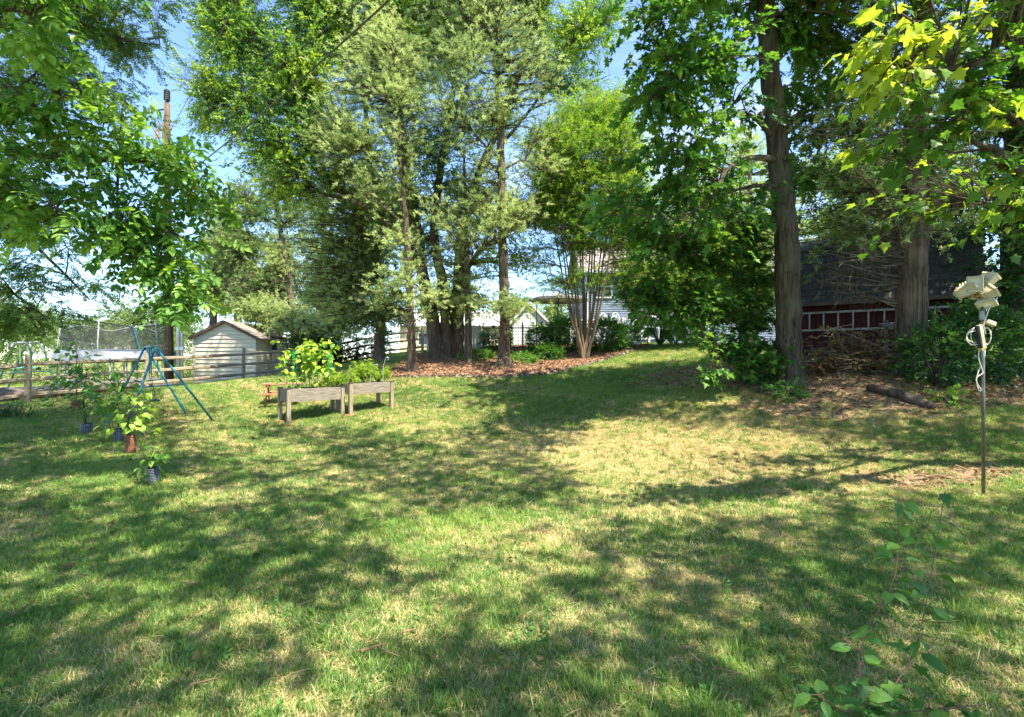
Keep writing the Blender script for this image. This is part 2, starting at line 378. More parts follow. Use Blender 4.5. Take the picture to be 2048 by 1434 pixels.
def twig_cedar(m, L=.34, n=16, w=.010, droop=.25):
    out = []
    for q in range(5):
        t = TW()
        for i in range(n):
            u = rnd.random(); base = Vector((0, u * L * .75, -droop * L * u * u))
            a = rnd.uniform(-1, 1) * 1.0; el = rnd.gauss(.1, .45)
            d = Vector((math.sin(a), math.cos(a), el)).normalized(); l = L * rnd.uniform(.22, .45) * (1.15 - .5 * u)
            e = base + d * l + Vector((0, 0, -.12 * l)); tint = rnd.random()
            t.sliver(base, e, w, tint, rv())
            for k in range(4):
                p = base.lerp(e, rnd.uniform(.3, .95)); dd = (d + rv(.55)).normalized()
                t.sliver(p, p + dd * l * rnd.uniform(.22, .45), w * .85, tint, rv())
        t.sliver(Vector((0, 0, 0)), Vector((0, L * .8, -droop * L * .6)), .008, 0)
        out.append(t.mesh('spray', m))
    return out
source('gum', twig_broad('star', 'leaf_sweetgum', 9, .12, .38, droop=.35))
source('gumleaf', [leaf_mesh('star', .13, 'leaf_sweetgum', b) for b in (0, .25, .5)])
source('mapleleaf', [leaf_mesh('maple', q, 'leaf_maple', b) for q, b in ((.115, 0), (.12, .3), (.10, .6), (.125, .15))])
source('ashleaf', twig_pinnate('leaf_ash', 1, .095, 'ovate', 3, .2))
source('locust', twig_pinnate('leaf_locust', 5, .038, 'quad', 7, .22))
source('tulip', twig_broad('quad', 'leaf_tulip', 16, .085, .42))
source('crape', twig_broad('quad', 'leaf_crape', 24, .05, .36))
source('cedar', twig_cedar('leaf_cedar', L=.30, n=17, w=.017))
source('cedard', twig_cedar('leaf_cedar', L=.36, n=20, w=.022))
source('darkleaf', twig_broad('ovate', 'leaf_dark', 10, .12, .4))
source('darksmall', twig_broad('quad', 'leaf_dark', 18, .055, .26))
source('far', twig_broad('quad', 'leaf_far', 14, .17, .7, wood=False))
source('bushleaf', twig_broad('quad', 'leaf_sweetgum', 16, .06, .26))
source('weedtuft', twig_broad('quad', 'leaf_weed', 9, .05, .14, droop=-.2))
source('dryleaf', twig_broad('ovate', 'leaf_dry', 7, .09, .26))

def scatter_obj(name, pts, dirs, scl, tone, src, parent=None, kind='stuff', roll=.5, rots=None):
    """points + attributes, one source shape put on every point by a small node tree"""
    c, nsrc = SRC[src]; n = len(pts)
    me = bpy.data.meshes.new(name); me.vertices.add(n); me.vertices.foreach_set('co', np.asarray(pts, np.float32).ravel())
    if rots is None:
        rots = np.zeros((n, 3), np.float32)
        for i, d in enumerate(dirs): rots[i] = lookat(d, rnd.gauss(0, roll)).to_euler()
    a = me.attributes.new('rot', 'FLOAT_VECTOR', 'POINT'); a.data.foreach_set('vector', np.asarray(rots, np.float32).ravel())
    a = me.attributes.new('scl', 'FLOAT', 'POINT'); a.data.foreach_set('value', np.asarray(scl, np.float32))
    a = me.attributes.new('tone', 'FLOAT', 'POINT'); a.data.foreach_set('value', np.asarray(tone, np.float32))
    a = me.attributes.new('idx', 'INT', 'POINT'); a.data.foreach_set('value', np.random.RandomState(n).randint(0, nsrc, n).astype(np.int32))
    me.update()
    o = bpy.data.objects.new(name, me); link(o, parent)
    if kind: o['kind'] = kind
    md = o.modifiers.new('scatter', 'NODES'); md.node_group = scatter_group(src)
    return o
_sg = {}
def scatter_group(src):
    if src in _sg: return _sg[src]
    g = bpy.data.node_groups.new('scatter_' + src, 'GeometryNodeTree')
    g.interface.new_socket('Geometry', in_out='INPUT', socket_type='NodeSocketGeometry')
    g.interface.new_socket('Geometry', in_out='OUTPUT', socket_type='NodeSocketGeometry')
    N, L = g.nodes, g.links
    gi = N.new('NodeGroupInput'); go = N.new('NodeGroupOutput')
    iop = N.new('GeometryNodeInstanceOnPoints'); ci = N.new('GeometryNodeCollectionInfo')
    ci.inputs['Collection'].default_value = SRC[src][0]; ci.inputs['Separate Children'].default_value = True; ci.inputs['Reset Children'].default_value = True
    def na(name, t):
        x = N.new('GeometryNodeInputNamedAttribute'); x.data_type = t; x.inputs['Name'].default_value = name
        return [s for s in x.outputs if s.enabled and s.name == 'Attribute'][0]
    e2r = N.new('FunctionNodeEulerToRotation')
    L.new(na('rot', 'FLOAT_VECTOR'), e2r.inputs[0]); L.new(e2r.outputs[0], iop.inputs['Rotation'])
    L.new(na('scl', 'FLOAT'), iop.inputs['Scale']); L.new(na('idx', 'INT'), iop.inputs['Instance Index'])
    iop.inputs['Pick Instance'].default_value = True
    L.new(gi.outputs[0], iop.inputs['Points']); L.new(ci.outputs[0], iop.inputs['Instance']); L.new(iop.outputs[0], go.inputs[0])
    _sg[src] = g; return g

# ------------------------------------------------------------------ trees
def skel(*pts):      # (px, py, Y, radius)
    return [(P(a, b, c), r) for a, b, c, r in pts]
def dense(sk, step=.5):
    out = []
    for (a, ra), (b, rb) in zip(sk, sk[1:]):
        n = max(1, int((b - a).length / step))
        for i in range(n): out.append((a.lerp(b, i / n), ra + (rb - ra) * i / n))
    out.append(sk[-1]); return out
def smooth_path(sk, sub=5):
    """catmull-rom through skeleton nodes"""
    p = [s[0] for s in sk]; r = [s[1] for s in sk]; out = []
    for i in range(len(p) - 1):
        p0 = p[max(i - 1, 0)]; p1 = p[i]; p2 = p[i + 1]; p3 = p[min(i + 2, len(p) - 1)]
        for k in range(sub):
            t = k / sub
            q = .5 * ((2 * p1) + (p2 - p0) * t + (2 * p0 - 5 * p1 + 4 * p2 - p3) * t * t + (3 * p1 - p0 - 3 * p2 + p3) * t ** 3)
            out.append((q, r[i] + (r[i + 1] - r[i]) * t))
    out.append(sk[-1]); return out
def limb(sk, root, name, m, n=10, rough=.04, flare=False):
    pth = smooth_path(sk, 6 if n > 12 else 4)
    if n > 12:
        for k in range(1, len(pth) - 1): pth[k] = (pth[k][0] + Vector((rnd.gauss(0, .012), rnd.gauss(0, .012), 0)), pth[k][1] * rnd.uniform(.96, 1.05))
    n = n * 2 if n >= 20 else n; rid = [rnd.uniform(-.06, .06) + (.035 if k % 2 else -.035) for k in range(n)] if n >= 20 else [rnd.uniform(-.07, .07) for _ in range(n)]
    b = MB(); b.tube([p for p, r in pth], [r for p, r in pth], n, ridges=rid, rough=rough)
    if flare:
        c, r0 = pth[0]
        for k in range(6):
            a = k * 1.05 + rnd.uniform(-.3, .3); d = Vector((math.cos(a), math.sin(a), 0)); e = c + d * r0 * 1.8
            e.z = gz(e.x, e.y) - .06
            b.tube([c + Vector((0, 0, r0 * 1.5)) + d * r0 * .4, c + d * r0 * .85 + Vector((0, 0, r0 * .3)), e], [r0 * .36, r0 * .28, r0 * .07], 8, rough=.08)
    return part(b, name, m, root, smooth=True)
DM = {'tulip': 5.6, 'cedar': 2.7, 'cedard': 3.2, 'crape': 6, 'gum': 2.3, 'darkleaf': 2.4, 'far': 4, 'ashleaf': 2.6, 'locust': 2.4, 'mapleleaf': 1.25, 'gumleaf': 1.7}
def leaf_objects(items, src, root, cap, name='leaf'):
    """items: (pos, dir, scale, tone): the cap nearest ones in view become leaf objects of their own, the rest is returned"""
    def key(it):
        p = it[0]
        if p.y < .5: return 1e9
        if abs(p.x / p.y) > 1.03 or abs((p.z - EYE) / p.y) > .72: return 1e6 + p.length
        return p.length / it[2]
    items = sorted(items, key=key); c = list(SRC[src][0].objects)
    for p, d, s, t in items[:cap]:
        o = bpy.data.objects.new(name, rnd.choice(c).data); link(o, root)
        mt = lookat(d, rnd.gauss(0, .5)).to_4x4(); mt = mt @ Matrix.Scale(s, 4); mt.translation = p - root.location
        o.matrix_local = mt; o['tone'] = float(t)
    return items[cap:]
def crown(root, nodes, blobs, src, dens, scale=1.0, tone=(.3, .25), gap=.5, horiz=.5, twl=.35, parts=0, per=11, branch_mat='branch',
          leaf_off=.0, arch=.2, minr=.006, dead=0, crown_name='crown'):
    """blobs: (px, py, Y, rx_px, ry_px, rd_m[, density factor]).  Branches run from the limbs into every blob and carry the foliage."""
    br = MB(); items = []; deadb = MB()
    nx = np.array([list(p) for p, r in nodes]); nr = [r for p, r in nodes]
    for bl in blobs:
        px, py, Y, rx, ry, rd = bl[:6]; fac = bl[6] if len(bl) > 6 else 1
        c = P(px, py, Y); ex, ey, ez = rx / F * Y, rd, ry / F * Y
        area = math.pi * ex * ez; n = max(3, int(area * dens * fac * DM.get(src, 1))); nb = max(2, n // per)
        btone = rnd.gauss(0, tone[1] * .5)
        for b in range(nb):
            while True:
                u = Vector((rnd.uniform(-1, 1), rnd.uniform(-1, 1), rnd.uniform(-1, 1)))
                if .15 < u.length < 1: break
            tgt = c + Vector((u.x * ex, u.y * ey, u.z * ez))
            dd = np.linalg.norm(nx - np.array(tgt), axis=1) + .7 * np.maximum(0, nx[:, 2] - tgt.z + .1) * (1 if arch >= 0 else .2)
            k = int(np.argmin(dd + np.random.uniform(0, .35, len(dd)))); st, r0 = nx[k], nr[k]; st = Vector(st)
            ln = (tgt - st).length; r1 = min(r0 * .55, .006 + .011 * ln)
            ctl = st.lerp(tgt, .5) + Vector((0, 0, arch * ln)) + rv(.06 * ln)
            m = 6; pth = []
            for i in range(m):
                t = i / (m - 1); pth.append((st * (1 - t) + ctl * t) * (1 - t) + (ctl * (1 - t) + tgt * t) * t + rv(.012 * ln if 0 < i < m - 1 else 0))
            br.tube(pth, [r1 * (1 - .85 * i / (m - 1)) + minr * .5 for i in range(m)], 5 if r1 > .02 else 4, cap=False)
            bt = tone[0] + btone + rnd.gauss(0, tone[1] * .5)
            if dead and rnd.random() < dead:
                for q in range(5):
                    t = rnd.uniform(.3, 1); i = min(int(t * (m - 1)), m - 2); p = pth[i].lerp(pth[i + 1], t * (m - 1) - i)
                    e = p + Vector((rnd.gauss(0, .25), rnd.gauss(0, .25), -rnd.uniform(.1, .5))) * twl * 2; mid = p.lerp(e, .5) + rv(.05)
                    deadb.tube([p, mid, e], [minr * .8, minr * .6, minr * .3], 3, cap=False)
                    deadb.tube([mid, mid + rv(.13) + Vector((0, 0, -.12))], [minr * .5, minr * .25], 3, cap=False)
                continue
            tmin = max(0, 1 - gap * min(1, 2.2 * max(ex, ez) / max(ln, .1)) - .12)
            for q in range(max(1, int(per * rnd.uniform(.6, 1.4)))):
                t = rnd.uniform(tmin, 1) ** .8; i = min(int(t * (m - 1)), m - 2); p = pth[i].lerp(pth[i + 1], t * (m - 1) - i)
                dirb = (pth[i + 1] - pth[i]).normalized()
                off = rv(1); off.z *= .5; off = off.normalized() * abs(rnd.gauss(0, twl))
                e = p + off; d = (off.normalized() * .8 + dirb * .6 + rv(.25)); hz = .1 if src in ('tulip', 'cedar', 'cedard', 'crape', 'far') else horiz; d.z = d.z * (1 - hz) - leaf_off + (.25 if src in ('cedar', 'cedard') else 0)
                if off.length > .12: br.tube([p, e], [minr * .7, minr * .4], 3, cap=False)
                if blocks(e) and rnd.random() < .85: continue
                items.append((e, d, scale * rnd.uniform(.6, 1.3), min(.95, max(0, bt + rnd.gauss(0, .17)))))
    if br.v: part(br, 'branches', branch_mat, root, kind='stuff')
    if deadb.v: part(deadb, 'dead_twigs', 'dead_twig', root, kind='stuff')
    if parts: items = leaf_objects(items, src, root, parts)
    if items:
        l = root.location
        scatter_obj(crown_name, [tuple(i[0] - l) for i in items], [i[1] for i in items], [i[2] for i in items], [i[3] for i in items], src, root, roll=1.3 if src in ('tulip', 'cedar', 'cedard', 'crape', 'far') else .5)
    return items
LIT = [(P(450, 705, 23.9), 1.7), (P(1955, 590, 5.5), .5), (P(640, 790, 11.2), 1.0), (P(760, 790, 12), .8), (P(255, 700, 20), 1.5), (P(1430, 745, 10.5), .55), (P(1365, 628, 10.7), .5), (P(1300, 612, 10.8), .4), (P(262, 830, 7.9), .5), (Vector((2.4, 7.1, 0)), .9), (Vector((3.7, 7.2, 0)), .9), (Vector((1.2, 7.8, 0)), .8)]      # places the photograph shows in full sun
def blocks(e):
    for c, rr in LIT:
        v = e - c; t_ = v.dot(SUN)
        if t_ > 1 and (v - SUN * t_).length < rr: return True
    return False
def tree(name, base, label, group=None, cat='tree'): return empty(name, base, label, cat, group)
np.random.seed(3)
# ------------------------------------------------------------------ ground
def inpoly(x, y, poly):
    ins = np.zeros(x.shape, bool); n = len(poly)
    for i in range(n):
        x0, y0 = poly[i]; x1, y1 = poly[(i + 1) % n]
        c = ((y0 > y) != (y1 > y)) & (x < (x1 - x0) * (y - y0) / (y1 - y0 + 1e-12) + x0); ins ^= c
    return ins
MULCH = [tuple(v[:2]) for v in (P(772,762,16.0), P(830,758,15.8), P(900,757,15.6), P(1000,753,15.5), P(1060,750,15.8), P(1120,742,16.2), P(1180,727,17.6), P(1235,709,19.4), P(1270,703,21.0),
         P(1300,697,22.6), P(1260,690,24.5), P(1120,690,24.5), P(980,700,23.6), P(850,705,23.0), P(815,722,19.5), P(785,742,17.2))]
def wob(x, y, s, seed=0):
    return (np.sin(x * s + seed) * np.cos(y * s * 1.13 - seed * 2) + .6 * np.sin(x * s * 2.3 + y * s * 1.7 + seed * 3) + .4 * np.sin(x * s * 4.1 - y * s * 3.9 + seed)) / 2
def dirtness(x, y):
    """bare soil and leaf litter under the big trees on the right"""
    g = np.exp(-(((x - 7.6) / 3.6) ** 2 + ((y - 9.9) / 1.75) ** 2) ** 2) + .9 * np.exp(-(((x - 5.5) / 1.5) ** 2 + ((y - 6.1) / .45) ** 2)) \
        + np.exp(-(((x - 12) / 5) ** 2 + ((y - 11.5) / 3.0) ** 2) ** 2) + .8 * np.exp(-(((x + 13.2) / 1.2) ** 2 + ((y - 12.5) / 1.0) ** 2)) \
        + np.exp(-(((x - 7) / 4) ** 2 + ((y - 13.5) / 2.6) ** 2) ** 2)
    return np.clip(g + .28 * wob(x, y, 1.9, 2) + .15 * wob(x, y, 5, 1) - .12, 0, 1)
def dryness(x, y):
    d = .36 + .62 * np.exp(-(((x - 2.2) / 3.4) ** 2 + ((y - 8.2) / 2.2) ** 2)) + .25 * wob(x, y, 1.1, 4) + .28 * wob(x, y, 2.9, 1) + .2 * wob(x, y, 7, 3) \
        - .3 * np.exp(-(((x - 3.5) / 3.5) ** 2 + ((y - 14.5) / 3) ** 2)) - .7 * np.exp(-(((x + .2) / .45) ** 2 + ((y - 4.9) / .3) ** 2)) - .12 * np.exp(-((x + 4) / 3) ** 2 - ((y - 4) / 2.5) ** 2)
    return np.clip(d, 0, 1)
xs = np.unique(np.concatenate([np.array([-500, -250, -120, -80, -60]), np.arange(-46, -20, .8), np.arange(-20, 20, .2), np.arange(20, 47, .8), np.array([60, 80, 120, 250, 500])]))
ys = np.unique(np.concatenate([np.array([-300, -120, -60, -30, -20]), np.arange(-14, 1, .8), np.arange(1, 27, .2), np.arange(27, 62, .8), np.array([75, 120, 250, 600])]))
X, Y_ = np.meshgrid(xs, ys); Z = np.concatenate([gzv(X[i], Y_[i])[None] for i in range(len(ys))])
nxg, nyg = len(xs), len(ys)
vv = np.c_[X.ravel(), Y_.ravel(), Z.ravel()]
idx = np.arange(nxg * nyg).reshape(nyg, nxg)
ff = np.stack([idx[:-1, :-1], idx[:-1, 1:], idx[1:, 1:], idx[1:, :-1]], -1).reshape(-1, 4)
me = bpy.data.meshes.new('ground'); me.from_pydata(vv.tolist(), [], ff.tolist())
a = me.attributes.new('dirt', 'FLOAT', 'POINT'); a.data.foreach_set('value', dirtness(X, Y_).ravel().astype(np.float32))
a = me.attributes.new('dry', 'FLOAT', 'POINT'); a.data.foreach_set('value', dryness(X, Y_).ravel().astype(np.float32))
me.polygons.foreach_set('use_smooth', [True] * len(me.polygons))
m, N, L, o = newmat('ground'); b = N.new('ShaderNodeBsdfPrincipled'); b.inputs['Roughness'].default_value = .95; b.inputs['Specular IOR Level'].default_value = .1
L.new(b.outputs[0], o.inputs[0])
t = N.new('ShaderNodeTexCoord')
def noise(sc, det=8):
    n = N.new('ShaderNodeTexNoise'); n.inputs['Scale'].default_value = sc; n.inputs['Detail'].default_value = det; L.new(t.outputs['Object'], n.inputs['Vector']); return n
def ramp(src, p0, p1, c0, c1):
    r = N.new('ShaderNodeValToRGB'); r.color_ramp.elements[0].position = p0; r.color_ramp.elements[1].position = p1
    r.color_ramp.elements[0].color = (*c0, 1); r.color_ramp.elements[1].color = (*c1, 1); L.new(src, r.inputs[0]); return r.outputs[0]
def mixc(f, c1, c2):
    x = N.new('ShaderNodeMixRGB'); L.new(f, x.inputs[0]); L.new(c1, x.inputs[1]); L.new(c2, x.inputs[2]); return x.outputs[0]
n1 = noise(45); n2 = noise(170, 4); n3 = noise(9)
grn = ramp(n1.outputs['Fac'], .35, .65, (.045, .09, .018), (.12, .20, .04)); stw = ramp(n2.outputs['Fac'], .35, .68, (.15, .12, .05), (.38, .33, .15))
dr = N.new('ShaderNodeAttribute'); dr.attribute_name = 'dry'; di = N.new('ShaderNodeAttribute'); di.attribute_name = 'dirt'
soil = ramp(n2.outputs['Fac'], .3, .7, (.10, .065, .04), (.30, .21, .14))
mm = N.new('ShaderNodeMath'); mm.operation = 'MULTIPLY_ADD'; mm.inputs[1].default_value = .8; L.new(n3.outputs['Fac'], mm.inputs[0]); L.new(dr.outputs['Fac'], mm.inputs[2])
drf = ramp(mm.outputs[0], .5, 1.1, (0, 0, 0), (1, 1, 1))
mm2 = N.new('ShaderNodeMath'); mm2.operation = 'MULTIPLY_ADD'; mm2.inputs[1].default_value = .5; L.new(n3.outputs['Fac'], mm2.inputs[0]); L.new(di.outputs['Fac'], mm2.inputs[2])
dif = ramp(mm2.outputs[0], .5, .8, (0, 0, 0), (1, 1, 1))
L.new(mixc(dif, mixc(drf, grn, stw), soil), b.inputs['Base Color'])
bp = N.new('ShaderNodeBump'); bp.inputs['Distance'].default_value = .03; bp.inputs['Strength'].default_value = .8; L.new(n1.outputs['Fac'], bp.inputs['Height']); L.new(bp.outputs[0], b.inputs['Normal'])
me.materials.append(m)
ground = bpy.data.objects.new('ground', me); link(ground); ground['kind'] = 'structure'

# grass tufts
def tuft(m, n, h, r, w, lean=.5, flat=False):
    t = TW()
    for i in range(n):
        a = rnd.uniform(0, 6.283); p = Vector((math.cos(a), math.sin(a), 0)) * r * rnd.random() ** .6
        a2 = rnd.uniform(0, 6.283); hh = h * rnd.uniform(.5, 1.15); le = lean * rnd.uniform(.2, 1.3) * hh
        tip = p + Vector((math.cos(a2) * le, math.sin(a2) * le, hh if not flat else hh * .25))
        mid = p.lerp(tip, .55) + Vector((0, 0, hh * (.12 if not flat else .1))); s = Vector((-math.sin(a2), math.cos(a2), 0)) * w / 2
        k = len(t.v); t.v += [tuple(p - s), tuple(p + s), tuple(mid + s * .9), tuple(mid - s * .9), tuple(tip)]
        ti = rnd.random(); t.f += [(k, k + 1, k + 2, k + 3), (k + 3, k + 2, k + 4)]; t.t += [ti, ti]
    return t.mesh('tuft', m)
source('grassg', [tuft('grass_green', 14, .034, .05, .0034, 1.0) for _ in range(4)] + [tuft('grass_green', 16, .05, .045, .0038, .9) for _ in range(2)])
source('grasss', [tuft('grass_straw', 16, .032, .055, .003, 1.5) for _ in range(3)] + [tuft('grass_straw', 18, .05, .07, .003, 1.6, True) for _ in range(3)])
source('grassl', [tuft('grass_green', 22, .09, .05, .0045, .8) for _ in range(3)])
def lawn_points(bands):
    out = []
    for y0, y1, d, s in bands:
        xm = 1.1 * y1 + 2.2; n = int((y1 - y0) * 2 * xm * d); x = np.random.uniform(-xm, xm, n); y = np.random.uniform(y0, y1, n)
        k = np.abs(x) < 1.1 * y + 2.2; out.append(np.c_[x[k], y[k], np.full(k.sum(), s)])
    a = np.concatenate(out); return a[~inpoly(a[:, 0], a[:, 1], MULCH)]
def lawn(name, src, bands, keep, tone, smin=.8, smax=1.25):
    a = lawn_points(bands); pr = keep(a[:, 0], a[:, 1]); a = a[np.random.random(len(a)) < pr]
    z = np.concatenate([gzv(c[:, 0], c[:, 1]) for c in np.array_split(a, 20)])
    n = len(a); rots = np.c_[np.random.normal(0, .12, n), np.random.normal(0, .12, n), np.random.uniform(0, 6.28, n)]
    return scatter_obj(name, np.c_[a[:, 0], a[:, 1], z - .003], None, a[:, 2] * np.random.uniform(smin, smax, n), np.clip(tone(a[:, 0], a[:, 1]) + np.random.normal(0, .13, n), 0, .95), src, rots=rots)
B = [(-.5, 1.5, 300, 1), (1.5, 4, 2000, .9), (4, 8, 800, 1.05), (8, 14, 420, 1.3), (14, 27, 130, 1.8)]
lawn('green_grass', 'grassg', B, lambda x, y: np.clip(1.1 - dryness(x, y) * 1.15, .10, 1) * np.clip(1.1 - 1.5 * dirtness(x, y), .03, 1), lambda x, y: .42 + .22 * wob(x, y, .9, 7) + .25 * np.exp(-((x - 0) / 1.2) ** 2 - ((y - 4.6) / .7) ** 2))
lawn('dry_grass', 'grasss', B, lambda x, y: np.clip(dryness(x, y) * 1.7, .15, 1) * np.clip(1.15 - 1.2 * dirtness(x, y), .05, 1), lambda x, y: .4 + .15 * wob(x, y, 2, 5))
lawn('long_grass_tufts', 'grassl', [(1.2, 4, 60, .8), (4, 8, 22, .9), (8, 26, 6, 1.0)], lambda x, y: np.clip(.5 + wob(x, y, 1.7, 9), 0, 1) * np.clip(1 - dirtness(x, y), .1, 1), lambda x, y: .35 + 0 * x)
a = lawn_points([(1.2, 4, 22, .55), (4, 9, 9, .6), (9, 16, 5, .8)])
k = np.random.random(len(a)) < .8; a = a[k]; n = len(a)
scatter_obj('clover_and_weeds', np.c_[a[:, 0], a[:, 1], gzv(a[:, 0], a[:, 1]) + .01], None, a[:, 2] * np.random.uniform(.6, 1.1, n), np.random.uniform(.3, .8, n), 'weedtuft',
            rots=np.c_[np.random.normal(1.1, .3, n), np.random.normal(0, .3, n), np.random.uniform(0, 6.28, n)])

# mulch bed
mb = MB(); gxs = np.arange(-6.5, 7.2, .16); gys = np.arange(15, 25, .16); vid = {}
GX, GY = np.meshgrid(gxs, gys); GZ = gzv(GX, GY); inn = inpoly(GX, GY, MULCH)
for i in range(len(gys)):
    for j in range(len(gxs)): 
        vid[i, j] = len(mb.v); mb.v.append((GX[i, j], GY[i, j], GZ[i, j] + (.05 + .02 * rnd.random() if inn[i, j] else -.03)))
for i in range(len(gys) - 1):
    for j in range(len(gxs) - 1):
        q = [(i, j), (i, j + 1), (i + 1, j + 1), (i + 1, j)]
        if any(inn[c] for c in q): mb.f.append(tuple(vid[c] for c in q))
mat('mulch', (.05, .03, .018), (.24, .14, .085), rough=.95, scale=28, bump=1, bumpdist=.04, detail=10)
mo = mb.build('mulch_bed', 'mulch'); mo['kind'] = 'structure'
def chipm(m, l, w):
    t = MB().box((0, 0, 0), (w, l, .008), None, .006); return t.mesh('chip', m)
source('chip', [chipm('chip', .09, .03), chipm('chip', .12, .025), chipm('chip', .07, .04)])
source('litter', [chipm('litter', .10, .012), chipm('litter', .16, .008), leaf_mesh('ovate', .09, 'leaf_dry', .4), leaf_mesh('quad', .08, 'leaf_dry', -.4)])
def strew(name, src, x, y, dz, s0, s1, tl=.25):
    n = len(x); scatter_obj(name, np.c_[x, y, gzv(x, y) + dz], None, np.random.uniform(s0, s1, n), np.random.uniform(.1, .9, n), src,
                rots=np.c_[np.random.normal(0, tl, n), np.random.normal(0, tl, n), np.random.uniform(0, 6.28, n)])
x = np.random.uniform(-6, 7, 60000); y = np.random.uniform(15, 24.8, 60000); k = inpoly(x, y, MULCH); strew('mulch_chips', 'chip', x[k], y[k], .075, .8, 1.7, .35)
x = np.random.uniform(2, 17, 52000); y = np.random.uniform(5, 15.5, 52000); k = (dirtness(x, y) > .45) & (np.random.random(52000) < dirtness(x, y)); strew('leaf_litter', 'litter', x[k], y[k], .012, .5, 1.3, .3)
x = np.random.uniform(-8, 8, 700); y = 1.7 + 10 * np.random.random(700) ** 1.5; strew('fallen_leaves', 'litter', x, y, .04, .4, .9, .5)
b = MB()
for i in range(3, 10):
    (x0, y0), (x1, y1) = MULCH[i - 1 if i > 3 else 2], MULCH[i if i > 3 else 3]
pl = [Vector((*MULCH[i], 0)) for i in range(0, 9)]
for p0, p1 in zip(pl, pl[1:]):
    n = max(1, int((p1 - p0).length / .2))
    for i in range(n):
        q = p0.lerp(p1, i / n) + rv(.02); b.box((q.x, q.y, gz(q.x, q.y) + .05), (rnd.uniform(.08, .22), rnd.uniform(.07, .13), rnd.uniform(.03, .11)), Euler((rnd.gauss(0, .1), rnd.gauss(0, .1), rnd.uniform(0, 3))).to_matrix(), .02)
o = b.build('edging_stones', 'stone', kind='stuff'); tag(o, 'low row of small pale stones edging the front of the mulch bed', 'edging stones')

# ------------------------------------------------------------------ split rail fence
def fence():
    pts = [(-300, 10.2), (55, 13.8), (293, 17.3), (487, 21.4), (612, 24.4), (750, 27), (845, 25.6)]
    bs = [grounded(a, y) for a, y in pts]
    root = empty('split_rail_fence', bs[1], 'weathered three-rail split rail fence running from the left edge past the cream shed', 'fence')
    for i, c in enumerate(bs):
        b = MB(); h = 1.32 + rnd.uniform(-.03, .04); w = .075
        b.tube([c - Vector((0, 0, .2)), c + Vector((0, 0, h * .5)), c + Vector((rnd.gauss(0, .02), rnd.gauss(0, .02), h))], [w, w * .97, w * .9], 7, rough=.07)
        part(b, 'post', 'rail_wood', root)
    for i in range(len(bs) - 1):
        for hh in (.24, .66, 1.08):
            a, c = bs[i] + Vector((0, 0, hh)), bs[i + 1] + Vector((0, 0, hh)); d = (c - a).normalized()
            n = max(1, round((c - a).length / 3.4)); 
            b = MB(); m = 7; sag = rnd.uniform(-.03, .02)
            pth = [(a - d * .1).lerp(c + d * .1, k / (m - 1)) + Vector((0, 0, sag * math.sin(math.pi * k / (m - 1)) + rnd.gauss(0, .006))) for k in range(m)]
            b.tube(pth, [.035] + [rnd.uniform(.055, .07) for _ in range(m - 2)] + [.035], 5, rough=.1)
            part(b, 'rail', 'rail_wood', root)
fence()

